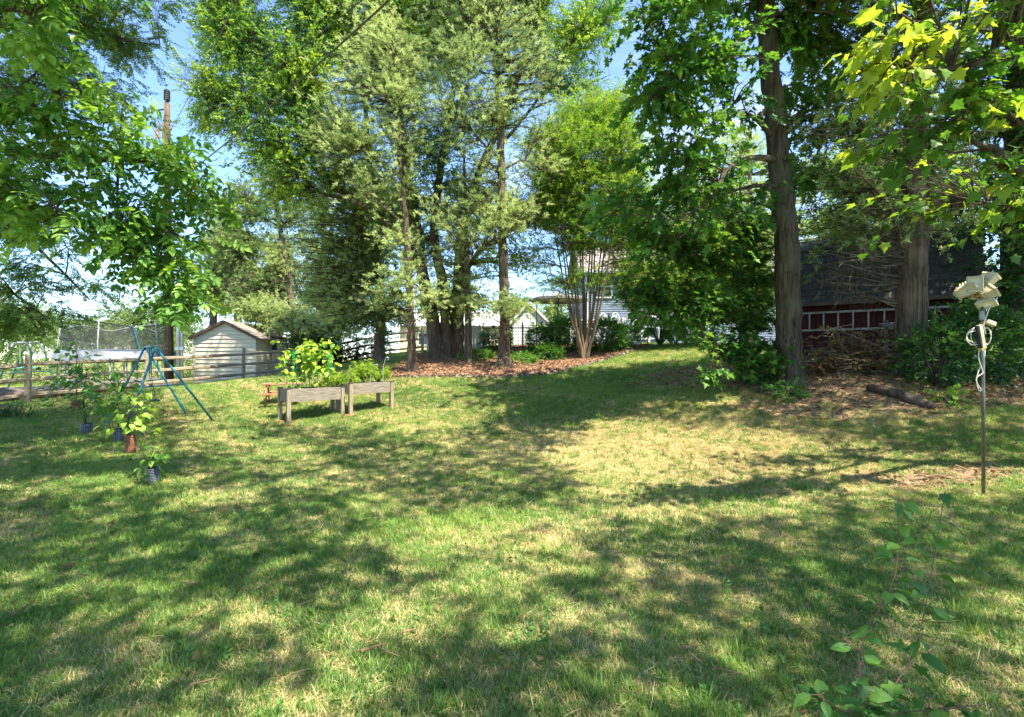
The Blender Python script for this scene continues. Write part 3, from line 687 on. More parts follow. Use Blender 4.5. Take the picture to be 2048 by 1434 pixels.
# ------------------------------------------------------------------ cream garden shed
def lapped(b, x0, x1, y, z0, top, n, lap=.014, flip=1):
    """courses of siding on a wall facing -y; top(x) gives the upper outline height"""
    h = (max(top(x0), top(x1), top((x0 + x1) / 2)) - z0) / n
    for i in range(n):
        a, c = z0 + i * h, z0 + (i + 1) * h
        xs_ = np.linspace(x0, x1, 41); ok = [x for x in xs_ if top(x) > a + .01]
        if len(ok) < 2: continue
        l, r = ok[0], ok[-1]; lt = [x for x in xs_ if top(x) > c]
        l2, r2 = (lt[0], lt[-1]) if len(lt) > 1 else ((l + r) / 2 - .01, (l + r) / 2 + .01)
        b.poly([(l, y - lap, a), (r, y - lap, a), (r2, y, c), (l2, y, c)]); b.poly([(l, y, a), (r, y, a), (r, y - lap, a), (l, y - lap, a)][::-1])
def shed():
    Yf = 24.0; x0, x1 = (388 - 1024) * .024, (510 - 1024) * .024; zb = gz((x0 + x1) / 2, Yf) - .05
    ze = EYE + (717 - 672) * .024; zr = EYE + (717 - 645) * .024; xm = (450 - 1024) * .024; dep = 3.4
    root = empty('garden_shed', (xm, Yf, zb), 'small cream vinyl sided shed with brown edged gable roof behind the rail fence', 'shed')
    w = x1 - x0; hw = w / 2
    H, Rr = ze - zb, zr - zb
    top = lambda x: H + (Rr - H) * (1 - abs(x) / hw)
    b = MB(); lapped(b, -hw, hw, 0, 0, top, 15, .04)
    b.poly([(-hw, .01, 0), (hw, .01, 0), (hw, .01, H), (0, .01, Rr), (-hw, .01, H)])
    n = 14
    for i in range(n):
        a, c = H * i / n, H * (i + 1) / n
        for s in (-1, 1): b.poly([(s * (hw + .014), 0, a), (s * (hw + .014), dep, a), (s * hw, dep, c), (s * hw, 0, c)])
    b.poly([(-hw, dep, 0), (hw, dep, 0), (hw, dep, H), (0, dep, Rr), (-hw, dep, H)])
    b.build('siding', 'siding_cream', root, kind='stuff')
    for s in (-1, 1):
        MB().box((s * (hw - .02), -.03, H / 2), (.11, .03, H)).build('corner_trim', 'trim_cream', root)
        MB().bar((s * (hw + .2), -.17, H - .14), (0, -.17, Rr + .05), .05, .13).build('rake_board', 'trim_brown', root)
        b = MB(); sl = Vector((s * (hw + .2), 0, H - .14)); pk = Vector((0, 0, Rr + .07))
        for k in range(9):
            t0, t1 = k / 9, (k + 1) / 9 + .02
            p0, p1 = sl.lerp(pk, t0), sl.lerp(pk, min(t1, 1)); u = Vector((0, 0, .035))
            b.poly([p0 + Vector((0, -.2, .02)) + u, p0 + Vector((0, dep + .2, .02)) + u, p1 + Vector((0, dep + .2, .02)), p1 + Vector((0, -.2, .02))])
            b.poly([p0 + Vector((0, -.2, 0)) , p0 + Vector((0, dep + .2, 0)), p0 + Vector((0, dep + .2, .055)), p0 + Vector((0, -.2, .055))])
        b.poly([sl + Vector((0, -.19, 0)), sl + Vector((0, dep + .19, 0)), pk + Vector((0, dep + .19, -.02)), pk + Vector((0, -.19, -.02))])
        b.build('roof', 'shingle_tan', root)
shed()
def coop():
    Y = 25.6; x0, x1 = (511 - 1024) * .0256, (560 - 1024) * .0256; xm = (x0 + x1) / 2; zb = gz(xm, Y); w = x1 - x0
    zt = EYE + (717 - 676) * .0256 - zb
    root = empty('lattice_shed', (xm, Y, zb), 'low cream slatted lean-to with two square openings joined beside the cream shed', 'shed')
    MB().box((0, 1.0, zt / 2 - .1), (w, 1.9, zt - .2)).build('wall', 'siding_cream', root)
    for i in range(9): MB().box((0, -.02, .08 + i * .145), (w - .1, .03, .10)).build('slat', 'trim_cream', root)
    for x in (-w / 2 + .05, 0, w / 2 - .05): MB().box((x, -.05, zt / 2), (.09, .05, zt)).build('upright', 'trim_cream', root)
    for s in (-1, 1):
        MB().box((s * w / 4, .03, zt - .42), (w / 2 - .25, .01, .42)).build('opening', 'pane', root)
    for z in (zt - .13, zt - .68): MB().box((0, -.08, z), (w, .03, .10)).build('crosspiece', 'trim_cream', root)
    MB().bar((-w / 2 - .1, -.1, zt + .18), (w / 2 + .12, -.1, zt - .02), .06, .1).build('fascia', 'trim_brown', root)
    b = MB(); b.poly([(-w / 2 - .1, -.15, zt + .25), (w / 2 + .12, -.15, zt + .04), (w / 2 + .12, 2.1, zt + .04), (-w / 2 - .1, 2.1, zt + .25)]); b.build('roof', 'shingle_tan', root)
coop()

# ------------------------------------------------------------------ utility pole, masts and wires
def utility():
    Y = 20.5; c = grounded(338, Y); top = P(334, 183, Y)
    root = empty('utility_pole', c, 'tall brown wooden utility pole rising through the leaves left of the cream shed', 'utility pole')
    part(MB().tube([c - Vector((0, 0, .2)), c + Vector((0, 0, 4)), top - Vector((0, 0, .5))], [.175, .15, .11], 16, rough=.02), 'pole', 'pole_wood', root, smooth=True)
    b = MB()
    for i in range(5): b.tube([top + Vector((0, 0, -.35 + i * .085)), top + Vector((0, 0, -.31 + i * .085))], [.125, .105], 12)
    b.tube([top - Vector((0, 0, .5)), top + Vector((0, 0, .08))], .07, 10); part(b, 'insulator', 'black', root)
    arm = P(334, 218, Y); e = P(304, 222, Y)
    part(MB().tube([arm, e], .03, 6), 'crossarm', 'black', root)
    b = MB()
    for dx in (0, .12, .24): b.tube([e + Vector((dx - .25, 0, -.12)), e + Vector((dx - .25, 0, .14))], [.035, .025], 6)
    b.tube([e + Vector((-.35, 0, -.18)), e + Vector((.05, 0, -.02))], .018, 5); part(b, 'fuse_switch', 'black', root)
    b = MB(); q = P(322, 262, Y)
    for dx in (-.15, 0, .15): b.tube([q + Vector((dx, -.1, -.35)), q + Vector((dx, -.1, .3))], [.045, .03], 7)
    b.tube([q + Vector((-.2, -.05, 0)), P(345, 258, Y)], .04, 6); b.tube([P(325, 270, Y), P(345, 270, Y)], .03, 6); part(b, 'arrester', 'rail_wood', root)
    part(MB().tube([P(318, 300, Y) + Vector((-.1, -.1, 0)), P(318, 262, Y) + Vector((-.1, -.1, 0))], .05, 8), 'conduit', 'grey_tube', root)
    part(MB().tube([P(336, 600, Y) + Vector((0,-.15,0)), P(336, 190, Y) + Vector((0,-.12,0))], .012, 5), 'ground_wire', 'wire', root)
    part(MB().box(P(339, 697, Y) + Vector((0, -.17, 0)), (.12, .01, .05)), 'tag_plate', 'alu', root)
    def wire(a, d, label, r=.012, sag=.3):
        n = 16; pts = [a.lerp(d, i / n) - Vector((0, 0, sag * 4 * (i / n) * (1 - i / n))) for i in range(n + 1)]
        o = MB(); o.tube(pts, r, 5); root2 = o.build('power_line', 'wire'); tag(root2, label, 'cable', 'overhead cables from the pole')
    wire(P(346, 368, Y), P(800, -20, 9.5), 'thick overhead cable rising to the right across the leaves towards the top edge', .022, .15)
    wire(P(340, 262, Y), P(480, -12, 10), 'thin overhead wire crossing the blue sky gap steeply', .009, .1)
    wire(P(344, 290, Y), P(742, -15, 11), 'thin overhead wire running just above the thick cable', .009, .1)
    wire(P(332, 225, Y), P(262, 430, 16), 'thin slanting guy wire going down left from the pole top', .008, 0)
utility()
for px, r, h, lab in ((357, .075, 540, 'thicker left one of two grey metal pipes beside the utility pole'), (364, .055, 556, 'thinner right one of two grey metal pipes beside the utility pole')):
    Y = 20.0; c = grounded(px, Y); t = P(px, h, Y)
    o = empty('metal_mast', c, lab, 'mast')
    part(MB().tube([c, t], r, 10), 'pipe', 'galv', o, smooth=True)
    part(MB().tube([P(px, 700, Y), P(px, 694, Y)], r * 1.7, 10), 'collar', 'galv', o)

# ------------------------------------------------------------------ raised planters
def planter(FL, FR, side, htop, hbot, label, mt='planter_wood'):
    """FL, FR: front feet on the ground, side: vector to the back feet"""
    d = FR - FL; d.z = 0; L_ = d.length; u = d.normalized(); v = Vector((-u.y, u.x, 0)); base = FL + d / 2 + v * side / 2
    base.z = gz(base.x, base.y); ang = math.atan2(u.y, u.x)
    root = empty('raised_planter', base, label, 'planter', 'raised wooden planters on the lawn', rz=ang)
    ht = htop - base.z; hb = hbot - base.z; hx, hy = L_ / 2, side / 2
    for sx in (-1, 1):
        for sy in (-1, 1):
            wp = base + u * sx * hx + v * sy * hy; zg = gz(wp.x, wp.y) - base.z
            MB().box((sx * hx, sy * hy, (zg + ht) / 2), (.085, .085, ht - zg)).build('leg', 'planter_leg', root, bevel=.005)
            MB().box((sx * hx, sy * hy, ht + .008), (.10, .10, .016)).build('corner_cap', 'trim_brown', root)
    hh = (ht - hb) / 2
    for k in range(2):
        z = hb + hh * (k + .5)
        for sy in (-1, 1): MB().box((0, sy * hy, z), (L_ - .09, .028, hh - .004)).build('board', mt, root, bevel=.003)
        for sx in (-1, 1): MB().box((sx * hx, 0, z), (.028, side - .09, hh - .004)).build('board', mt, root, bevel=.003)
    MB().box((0, 0, hb + .015), (L_ - .06, side - .06, .03)).build('bottom_panel', 'trim_brown', root)
    b = MB(); n = 14; m = 7
    for i in range(n + 1):
        for j in range(m + 1): b.v.append(((i / n - .5) * (L_ - .05), (j / m - .5) * (side - .05), ht - .045 + rnd.gauss(0, .008)))
    for i in range(n):
        for j in range(m): q = i * (m + 1) + j; b.f.append((q, q + m + 1, q + m + 2, q + 1))
    b.build('soil', 'soil', root)
    return root, base, u, v, ht + base.z, L_
p1 = planter(G(577, 848), grounded(685, 11.75), .6, EYE - .061 * 10.95, EYE - .0875 * 10.95, 'nearer weathered wooden planter box on legs holding the tall climbing vine')
p2 = planter(grounded(701, 11.62), G(783, 816), .6, EYE - .0485 * 11.9, EYE - .070 * 11.9, 'farther pale wooden planter box on legs holding low leafy vegetable plants')
mbk = 'brick'
for (px, py, lab) in ((578, 851, 'flat red brick under the front left foot of the vine planter'), (563, 845, 'orange brick under the back left foot of the vine planter'), (701, 833, 'red brick under the front left foot of the pale planter')):
    c = G(px, py); o = MB().box((0, 0, .01), (.22, .12, .05), None, .004).build('brick_block', 'brick_red'); o.location = c + Vector((-.01, -.02, 0)); o.rotation_euler = (0, 0, rnd.uniform(-.2, .6)); tag(o, lab, 'brick')

# trellis with vine in planter 1
def trellis():
    _, base, u, v, ht, L_ = p1
    root = empty('vine_trellis', Vector((base.x, base.y, ht - .04)), 'green net covered trellis posts and wire frame standing in the nearer planter', 'trellis')
    T = lambda a, b_, z: base + u * a + v * b_ + Vector((0, 0, ht - base.z + z))
    H = 1.0
    for a in (-.38, .42):
        b = MB(); 
        for k in range(3):
            b.tube([T(a + .05 * math.cos(2.1 * k), .0 + .05 * math.sin(2.1 * k), -.04), T(a + .05 * math.cos(2.1 * k), .05 * math.sin(2.1 * k), H * .85)], .006, 5)
        for k in range(14):
            z = k * H * .06
            b.tube([T(a + .055 * math.cos(q * .9 + k), .055 * math.sin(q * .9 + k), z + q * .006) for q in range(8)], .004, 4)
        part(b, 'net_post', 'net_green', root)
    for a in (-.2, -.02, .16):
        part(MB().tube([T(a, .1, -.04), T(a + .02, .1, H * .8)], .006, 5), 'stake', 'black', root)
    b = MB()
    for z in (.15, .42, .68): b.tube([T(-.45, .02, z), T(.5, .02, z)], .004, 4)
    part(b, 'crosswire', 'net_green', root)
    vine = empty('cucumber_vine', Vector((base.x, base.y, ht - .04)), 'tall bright green vine with large leaves climbing the trellis in the nearer planter', 'vine')
    b = MB(); items = []
    for s in range(11):
        a0 = -.52 + s * .105; p = T(a0, rnd.uniform(-.15, .2), -.04); pts = [p]
        for k in range(9):
            p = p + Vector((rnd.gauss(0, .05), rnd.gauss(0, .05), rnd.uniform(.07, .16))); 
            if p.z > ht + H + .2: p.z = ht + H + .15
            pts.append(p)
            for q in range(3):
                if p.z < ht + .42 and rnd.random() < .55: continue
                off = Vector((rnd.gauss(0, .07), rnd.gauss(-.02, .08), rnd.gauss(0, .04)))
                items.append((p + off, off + Vector((0, -.05, -.03)), rnd.uniform(.5, 1.05), rnd.uniform(.3, .95)))
        b.tube(pts, .006, 4)
    for k in range(26):
        a = rnd.choice([-.62, -.66, -.55, .55, .62, .5]) + rnd.gauss(0, .06); p = T(a, rnd.gauss(0, .12), rnd.uniform(.05, .85)); items.append((p, rv(1), rnd.uniform(.7, 1.2), rnd.uniform(.3, .9)))
    part(b, 'stem', 'stem_green', vine)
    leaf_objects(items, 'vineleaf', vine, 290)
source('vineleaf', [leaf_mesh('heart', .15, 'leaf_vine', b_) for b_ in (.1, .3, .6)] if leafmat('leaf_vine', (.05, .13, .02), (.11, .27, .03), (.30, .42, .04), trans=.45) else [])
trellis()
def veg(cpos, H, W_, n, label, seed):
    root = empty('vegetable_plant', cpos, label, 'plant', 'vegetable plants in the farther planter')
    b = MB(); pts = []; dr_ = []
    for k in range(n):
        a = rnd.uniform(0, 6.28); l = rnd.uniform(.5, 1) * W_; tip = cpos + Vector((math.cos(a) * l, math.sin(a) * l * .6, H * rnd.uniform(.45, 1) * (1.1 - .5 * l / W_)))
        mid = cpos.lerp(tip, .5) + Vector((0, 0, .1)); b.tube([cpos, mid, tip], [.008, .006, .003], 4)
        for q in range(7): 
            p = mid.lerp(tip, rnd.uniform(0, 1.05)) + rv(.03); pts.append(tuple(p - cpos)); dr_.append(Vector((math.cos(a), math.sin(a), -.3)) + rv(.5))
    part(b, 'stem', 'stem_green', root, kind='stuff')
    scatter_obj('foliage', pts, dr_, [rnd.uniform(.5, .85) for _ in pts], [rnd.uniform(.55, .95) for _ in pts], 'vegtwig', root)
source('vegtwig', twig_broad('lance', 'leaf_vine', 7, .085, .14, droop=.5))
_, b2, u2, v2, ht2, L2 = p2
veg(b2 - u2 * .05 + Vector((0, 0, ht2 - b2.z - .05)), .80, .28, 34, 'tallest leafy plant in the middle of the farther planter', 1)
veg(b2 + u2 * .36 + Vector((0, 0, ht2 - b2.z - .05)), .58, .28, 28, 'bushy leafy plant at the right end of the farther planter', 2)
veg(b2 - u2 * .45 + Vector((0, 0, ht2 - b2.z - .05)), .34, .28, 20, 'lowest pale leafy plant spilling over the left end of the farther planter', 3)
veg(p1[1] + p1[2] * .42 + Vector((0, 0, p1[4] - p1[1].z - .05)), .40, .22, 12, 'low leafy plant at the right end of the nearer planter beside the vine', 3)
for (x0, y0, x1, y1, lab) in ((766, 735, 771, 717, 'taller thin pale hook standing behind the vegetable plants'), (741, 735, 749, 731, 'lower thin curled pale hook among the vegetable plants')):
    c = P(x0, 768, 12.2); c.z = ht2 - .05; t = P(x1, y1, 12.2)
    b = MB().tube([c, P(x0, y0, 12.2), t] + [t + Vector((.04 - .04 * math.cos(a), 0, .035 * math.sin(a))) for a in (.8, 1.6, 2.4, 3.1, 3.8, 4.6)], .006, 5)
    o = b.build('garden_hook', 'galv'); tag(o, lab, 'garden hook')

# ------------------------------------------------------------------ small red picnic table
def picnic():
    c = grounded(566, 13.2); root = empty('picnic_table', c, 'small reddish wooden child picnic table half hidden behind the nearer planter', 'picnic table', rz=.35)
    for k in range(4): MB().box((0, -.2 + k * .135, .52), (.95, .125, .03)).build('table_plank', 'red_wood', root, bevel=.004)
    for s in (-1, 1):
        for k in range(2): MB().box((0, s * (.45 + k * .1), .28), (.95, .09, .028)).build('bench_plank', 'red_wood', root)
        MB().box((s * .34, 0, .25), (.04, 1.1, .07)).build('brace', 'red_wood', root)
        MB().box((s * .34, 0, .48), (.04, .5, .06)).build('brace', 'red_wood', root)
        for t in (-1, 1): MB().bar((s * .37, t * .16, .5), (s * .37, t * .42, -.02), .035, .08).build('leg', 'red_wood', root)
picnic()

# ------------------------------------------------------------------ blue green swing set
def swing():
    A = P(311, 694, 10.5); Bk = P(290, 694, 12.3); f = [G(429, 843), G(247, 872), G(376, 831), G(205, 858)]
    root = empty('swing_set', ((A + Bk) / 2).xy.to_3d() + Vector((0, 0, gz((A.x + Bk.x) / 2, (A.y + Bk.y) / 2))), 'blue green metal swing set with slanting legs on the lawn before the fence', 'swing set')
    part(MB().tube([A, Bk], .027, 10), 'top_bar', 'swing_blue', root, smooth=True)
    for t, b_ in ((A, f[0]), (A, f[1]), (Bk, f[2]), (Bk, f[3])): part(MB().tube([t, b_ - Vector((0, 0, .03))], .024, 10), 'leg', 'swing_blue', root, smooth=True)
    for t, b1, b2_ in ((A, f[0], f[1]), (Bk, f[2], f[3])): part(MB().tube([t.lerp(b1, .48), t.lerp(b2_, .48)], .014, 8), 'crossbar', 'swing_blue', root)
    m_ = A.lerp(Bk, .45); e = (Bk - A).normalized()
    for s in (-.2, .2):
        q = m_ + e * s; part(MB().tube([q, q + Vector((0, 0, -.62))], .013, 6), 'hanger', 'swing_blue', root)
        part(MB().tube([q + Vector((0, 0, -.62)), q + Vector((.1, 0, -1.18))], .006, 5), 'rope', 'black', root)
    part(MB().bar(m_ + e * -.24 + Vector((.1, 0, -1.2)), m_ + e * .24 + Vector((.1, 0, -1.2)), .14, .02), 'swing_seat', 'black', root)
swing()

# ------------------------------------------------------------------ trampoline with safety net
def trampoline():
    Y = 22; cx = (238 - 1024) * .022; c = Vector((cx, Y, gz(cx, Y))); Rr = 2.0; zp = EYE + 14 * .001 * Y - c.z; zt = EYE + 71 * .001 * Y - c.z; zt2 = EYE + 58 * .001 * Y - c.z
    root = empty('trampoline', c, 'round trampoline with grey safety net and pale tarp cover behind the rail fence', 'trampoline')
    C = lambda a, r, z: (math.cos(a) * r, math.sin(a) * r, z)
    n = 48; b = MB()
    b.tube([C(6.283 * i / n, Rr, zp - .12) for i in range(n + 1)], .035, 6, cap=False); b.build('frame_ring', 'galv', root)
    b = MB(); k0 = 0; m = 12
    for j in range(m + 1):
        r = Rr * 1.06 * j / m
        for i in range(n): b.v.append(C(6.283 * i / n, r, zp - .02 + .12 * math.cos(min(1, j / m) * 1.5) + .03 * math.sin(i * .9 + j) * (j / m)))
    for i in range(n): b.v.append(C(6.283 * i / n, Rr * 1.09, zp - .28 - .16 * max(0, math.sin(i * .55)) - .1 * rnd.random()))
    for j in range(m + 1):
        for i in range(n): b.f.append((j * n + i, j * n + (i + 1) % n, (j + 1) * n + (i + 1) % n, (j + 1) * n + i))
    b.build('tarp_cover', 'tarp_grey', root, smooth=True)
    b = MB()
    for i in range(n + 1):
        a = 6.283 * i / n; zz = zt - .45 * abs(math.sin(a * 3)) ** 3 * .5
        b.v += [C(a, Rr * .97, zp), C(a, Rr * .95, zt - .10 - .22 * (1 - abs(math.cos(3 * a + .6))))]
    for i in range(n): b.f.append((2 * i, 2 * i + 2, 2 * i + 3, 2 * i + 1))
    b.build('safety_net', 'netting', root, smooth=True)
    b = MB(); b.tube([C(6.283 * i / n, Rr * .95, zt - .1 - .22 * (1 - abs(math.cos(3 * 6.283 * i / n + .6)))) for i in range(n + 1)], .018, 5, cap=False); b.build('net_binding', 'grey_tube', root)
    for k in range(6):
        a = k * math.pi / 3 - .6 / 3
        MB().tube([C(a, Rr * 1.02, 0), C(a, Rr * 1.0, zt * .7), C(a, Rr * .95, zt)], .026, 8).build('net_pole', 'grey_tube', root, smooth=True)
        MB().tube([C(a + .2, Rr * 1.0, zp - .12), C(a + .2, Rr * 1.0, .02), C(a + .45, Rr * 1.0, .02), C(a + .45, Rr * 1.0, zp - .12)], .025, 8).build('leg', 'galv', root)
    b = MB(); pts = []
    for k in range(13):
        a = -2.7 + k * .17; pts.append(C(a, Rr * .96, zt + .02 - .05 * ((k - 3) / 5) ** 2 * (1 if k > 3 else .1) * 1.7))
    b.tube(pts, .02, 6); b.build('rod', 'black', root)
    MB().tube([pts[-1], Vector(C(-2.7 + 12 * .17 + .1, Rr * 1.03, zp))], .024, 8).build('net_pole', 'swing_blue', root)
trampoline()

# green climbing frame
def dome():
    c = grounded(60, 18.0); root = empty('play_frame', c, 'dark green A-legged play frame with pale curved top tubes behind the fence at far left', 'play frame')
    W_ = lambda px, py, Y: P(px, py, Y)
    tops = [(32, 690, 17.6), (66, 686, 18.4)]
    for (px, py, Y, l, r) in ((43, 687, 17.4, -8, 62), (66, 686, 18.8, 18, 118)):
        t1 = W_(px - 12, py, Y); t2 = W_(px + 14, py, Y)
        g1 = grounded(l - 8, Y); g2 = grounded(r, Y)
        part(MB().tube([g1, t1 - Vector((.1, 0, .12)), t1, ], [.03, .03, .03], 8), 'leg', 'dome_green', root)
        part(MB().tube([g2, t2 + Vector((.1, 0, -.12)), t2], [.03, .03, .03], 8), 'leg', 'dome_green', root)
        part(MB().tube([t1 - Vector((.16, 0, .35)), t1 - Vector((.05, 0, .05)), t1 + Vector((.08, 0, .03)), t2 - Vector((.08, 0, -.03)), t2 + Vector((.05, 0, -.05)), t2 + Vector((.18, 0, -.35))], .036, 8), 'top_tube', 'grey_tube', root, smooth=True)
        part(MB().tube([g1.lerp(t1, .45), g2.lerp(t2, .45)], .02, 6), 'crossbar', 'dome_green', root)
    part(MB().tube([W_(45, 686, 17.4), W_(68, 685, 18.8)], .036, 8), 'top_tube', 'grey_tube', root)
    part(MB().box(W_(48, 735, 18), (.7, .35, .05)), 'swing_seat', 'teal', root); part(MB().box(W_(57, 730, 18), (.18, .12, .2)), 'handle', 'yellow', root)
    for px in (40, 56): part(MB().tube([W_(px, 690, 18), W_(px, 734, 18)], .008, 5), 'chain', 'galv', root)
dome()
# long tarp covered mound behind the fence
def mound():
    a = grounded(-60, 14.6); c = grounded(372, 20.6); root = empty('covered_pile', a.lerp(c, .5), 'long low pale tarp covered pile lying behind the rail fence at left', 'covered pile')
    b = MB(); n = 26; m = 10
    for i in range(n + 1):
        t = i / n; q = a.lerp(c, t); w = .42 * (math.sin(math.pi * min(1, t * 1.02 + .02)) ** .4) + .02; h = w * (1.15 + .2 * math.sin(i * .7))
        z0 = gz(q.x, q.y)
        for j in range(m + 1):
            an = math.pi * j / m; b.v.append((q.x + math.cos(an) * w * .9, q.y - math.cos(an) * w * .7, z0 + math.sin(an) * h * (1 + .06 * math.sin(i * 1.3 + j)) - .02))
    for i in range(n):
        for j in range(m): k = i * (m + 1) + j; b.f.append((k, k + 1, k + m + 2, k + m + 1))
    part(b, 'tarp', 'tarp_tan', root, smooth=True)
    part(MB().tube([grounded(-40, 13.9, .16), grounded(140, 15.9, .17), grounded(300, 18.6, .16)], [.17, .16, .12], 10, rough=.05), 'log', 'firewood', root, smooth=True)
mound()
# ------------------------------------------------------------------ dark red barn with shingled roof, ladder
def barn():
    a = grounded(1585, 14.6); c = grounded(1955, 12.2); a.z = c.z = min(a.z, c.z) - .1
    u = (c - a).normalized(); L_ = (c - a).length; ang = math.atan2(u.y, u.x)
    root = empty('red_barn', a, 'dark red wooden shed with deep dark shingled roof behind the two big trunks at right', 'barn', rz=ang)
    ze = EYE + (717 - 604) * .0146 - a.z; zr = EYE + (717 - 520) * .0162 - a.z; dep = 3.6
    n = 34
    for i in range(n):
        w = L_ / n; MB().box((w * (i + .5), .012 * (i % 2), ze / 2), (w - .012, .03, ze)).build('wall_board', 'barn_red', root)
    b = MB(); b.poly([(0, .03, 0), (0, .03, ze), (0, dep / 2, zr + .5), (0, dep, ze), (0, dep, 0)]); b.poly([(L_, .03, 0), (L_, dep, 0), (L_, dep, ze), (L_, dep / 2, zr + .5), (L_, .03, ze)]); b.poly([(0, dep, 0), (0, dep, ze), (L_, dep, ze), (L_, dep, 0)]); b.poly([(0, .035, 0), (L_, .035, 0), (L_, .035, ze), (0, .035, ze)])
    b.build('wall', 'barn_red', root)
    for x in (.04, L_ - .04): MB().box((x, -.025, ze / 2), (.12, .03, ze)).build('corner_trim', 'barn_trim', root)
    rf = MB(); p0 = Vector((-.15, -.32, ze - .1)); p1 = Vector((-.15, .75, zr)); q = Vector((L_ + .3, 0, 0)); p2 = Vector((-.15, dep / 2, zr + .55))
    rf.poly([p0, p0 + q, p1 + q, p1]); rf.poly([p1, p1 + q, p2 + q, p2]); p3 = Vector((-.15, dep + .1, ze)); rf.poly([p2, p2 + q, p3 + q, p3])
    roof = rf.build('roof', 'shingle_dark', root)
    MB().bar(p0 + Vector((0, -.02, -.03)), p0 + q + Vector((0, -.02, -.03)), .04, .1).build('fascia', 'trim_brown', root)
    sl = p1 - p0; rows = 8; cols = 17; h = sl.length / rows; wd = q.length / cols; nrm = Vector((1, 0, 0)).cross(sl).normalized(); sn = sl.normalized()
    mt = Matrix((Vector((1, 0, 0)), sn, nrm)).transposed()
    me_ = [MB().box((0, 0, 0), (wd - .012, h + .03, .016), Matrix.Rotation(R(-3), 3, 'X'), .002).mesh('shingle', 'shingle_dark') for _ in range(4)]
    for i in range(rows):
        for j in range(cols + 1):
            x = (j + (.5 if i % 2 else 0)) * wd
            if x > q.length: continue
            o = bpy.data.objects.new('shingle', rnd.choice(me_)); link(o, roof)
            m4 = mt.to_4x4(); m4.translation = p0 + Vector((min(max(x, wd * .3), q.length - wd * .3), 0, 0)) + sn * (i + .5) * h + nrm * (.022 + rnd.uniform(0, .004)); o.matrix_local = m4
    MB().tube([p1 + Vector((0, 0, .03)), p1 + q + Vector((0, 0, .03))], .05, 8).build('ridge_cap', 'shingle_dark', root)
    # ladder hung on the wall
    lz0 = EYE + (717 - 661) * .0143 - a.z; lz1 = EYE + (717 - 627) * .0143 - a.z
    lad = empty('ladder', a + u * .25 + Vector((0, 0, lz0)), 'long pale aluminium ladder hung level on the dark red wall', 'ladder', rz=ang)
    LL = L_ * .82; hh = lz1 - lz0
    for z in (0, hh): MB().box((LL / 2, -.16, z + .02 * 0), (LL, .03, .055)).build('ladder_rail', 'alu', lad)
    for i in range(int(LL / .34)): MB().tube([(.2 + i * .34, -.16, .03), (.2 + i * .34, -.16, hh - .03)], .02, 8).build('rung', 'alu', lad)
    for i in (0, 1, 2): MB().box((.35 + i * LL * .4, -.08, hh + .0), (.04, .2, .03)).build('hook', 'rust', lad)
    return a, u, ang
ba, bu, bang = barn()
# hose / pipes stack, boxes in front of barn
def pilething():
    c = grounded(1790, 11.9)
    root = empty('pipe_bundle', c + Vector((0, .3, 0)), 'small bundle of grey pipes lying against the dark shed wall beside the middle trunk', 'pipes')
    for k in range(5):
        z = EYE + (717 - 648 - k * 2.6) * .0119 - .15; part(MB().tube([P(1758 + k * 5, 648 + k * 2.5, 12.1), P(1858, 642 + k * 3, 11.7)], .018, 6), 'pipe', 'alu', root)
    part(MB().box(P(1772, 690, 12.1), (.06, .06, 1.2)), 'upright', 'firewood', root); part(MB().box(P(1850, 690, 11.7), (.06, .06, 1.2)), 'upright', 'firewood', root)
pilething()
o = empty('stump_box', grounded(1655, 12.6), 'dark weathered box standing low before the red shed wall', 'box')
for k in range(3): part(MB().box(grounded(1655, 12.6, .1 + .14 * k), (.75, .4, .12), Matrix.Rotation(bang, 3, 'Z'), .01), 'plank', 'firewood', o)

def log(px, py, px2, py2, Y1, Y2, r, label, m='bark_dark'):
    a, c = grounded(px, Y1, r * .6), grounded(px2, Y2, r * .6)
    mid = a.lerp(c, .5) + Vector((0, 0, r * .5)); root = empty('fallen_log', mid - Vector((0, 0, r)), label, 'log')
    part(MB().tube([a, a.lerp(c, .25) + rv(.03), mid, a.lerp(c, .75) + rv(.03), c], [r * .8, r, r * .95, r * 1.05, r * .6], 10, rough=.08), 'wood', m, root, smooth=True)
log(1738, 765, 1868, 795, 9.7, 8.5, .085, 'curved grey fallen log lying on the leaf litter between the big trunks')
log(1668, 735, 1725, 690, 10.8, 11.3, .07, 'dark fallen limb leaning into the brush pile')
log(1900, 792, 2010, 800, 9.2, 9.4, .03, 'thin stick on the litter behind the lamp pole')
log(1700, 800, 1660, 812, 9.0, 8.7, .025, 'short stick on the bare soil left of the fallen log')

def brush():
    c = grounded(1715, 11.2); root = empty('brush_pile', c, 'heap of cut branches with yellowed dead leaves in front of the dark shed', 'brush pile')
    b = MB(); pts = []; ds = []
    for k in range(150):
        p = c + Vector((rnd.gauss(0, .55), rnd.gauss(.1, .35), abs(rnd.gauss(.25, .25)))); p.z = max(p.z, gz(p.x, p.y) + .03)
        d = Vector((rnd.gauss(0, 1), rnd.gauss(0, .6), rnd.gauss(.1, .3))).normalized() * rnd.uniform(.2, .6)
        b.tube([p - d, p + rv(.04), p + d], [.012, .01, .004], 4)
        for q in range(5): pts.append(tuple(p + d * rnd.uniform(-.6, 1) + rv(.05) - c)); ds.append(d + rv(.3))
    part(b, 'cut_branch', 'dead_twig', root, kind='stuff')
    scatter_obj('dead_leaves', pts, ds, [rnd.uniform(.5, 1) for _ in pts], [rnd.uniform(.1, .9) for _ in pts], 'dryleaf', root)
brush()

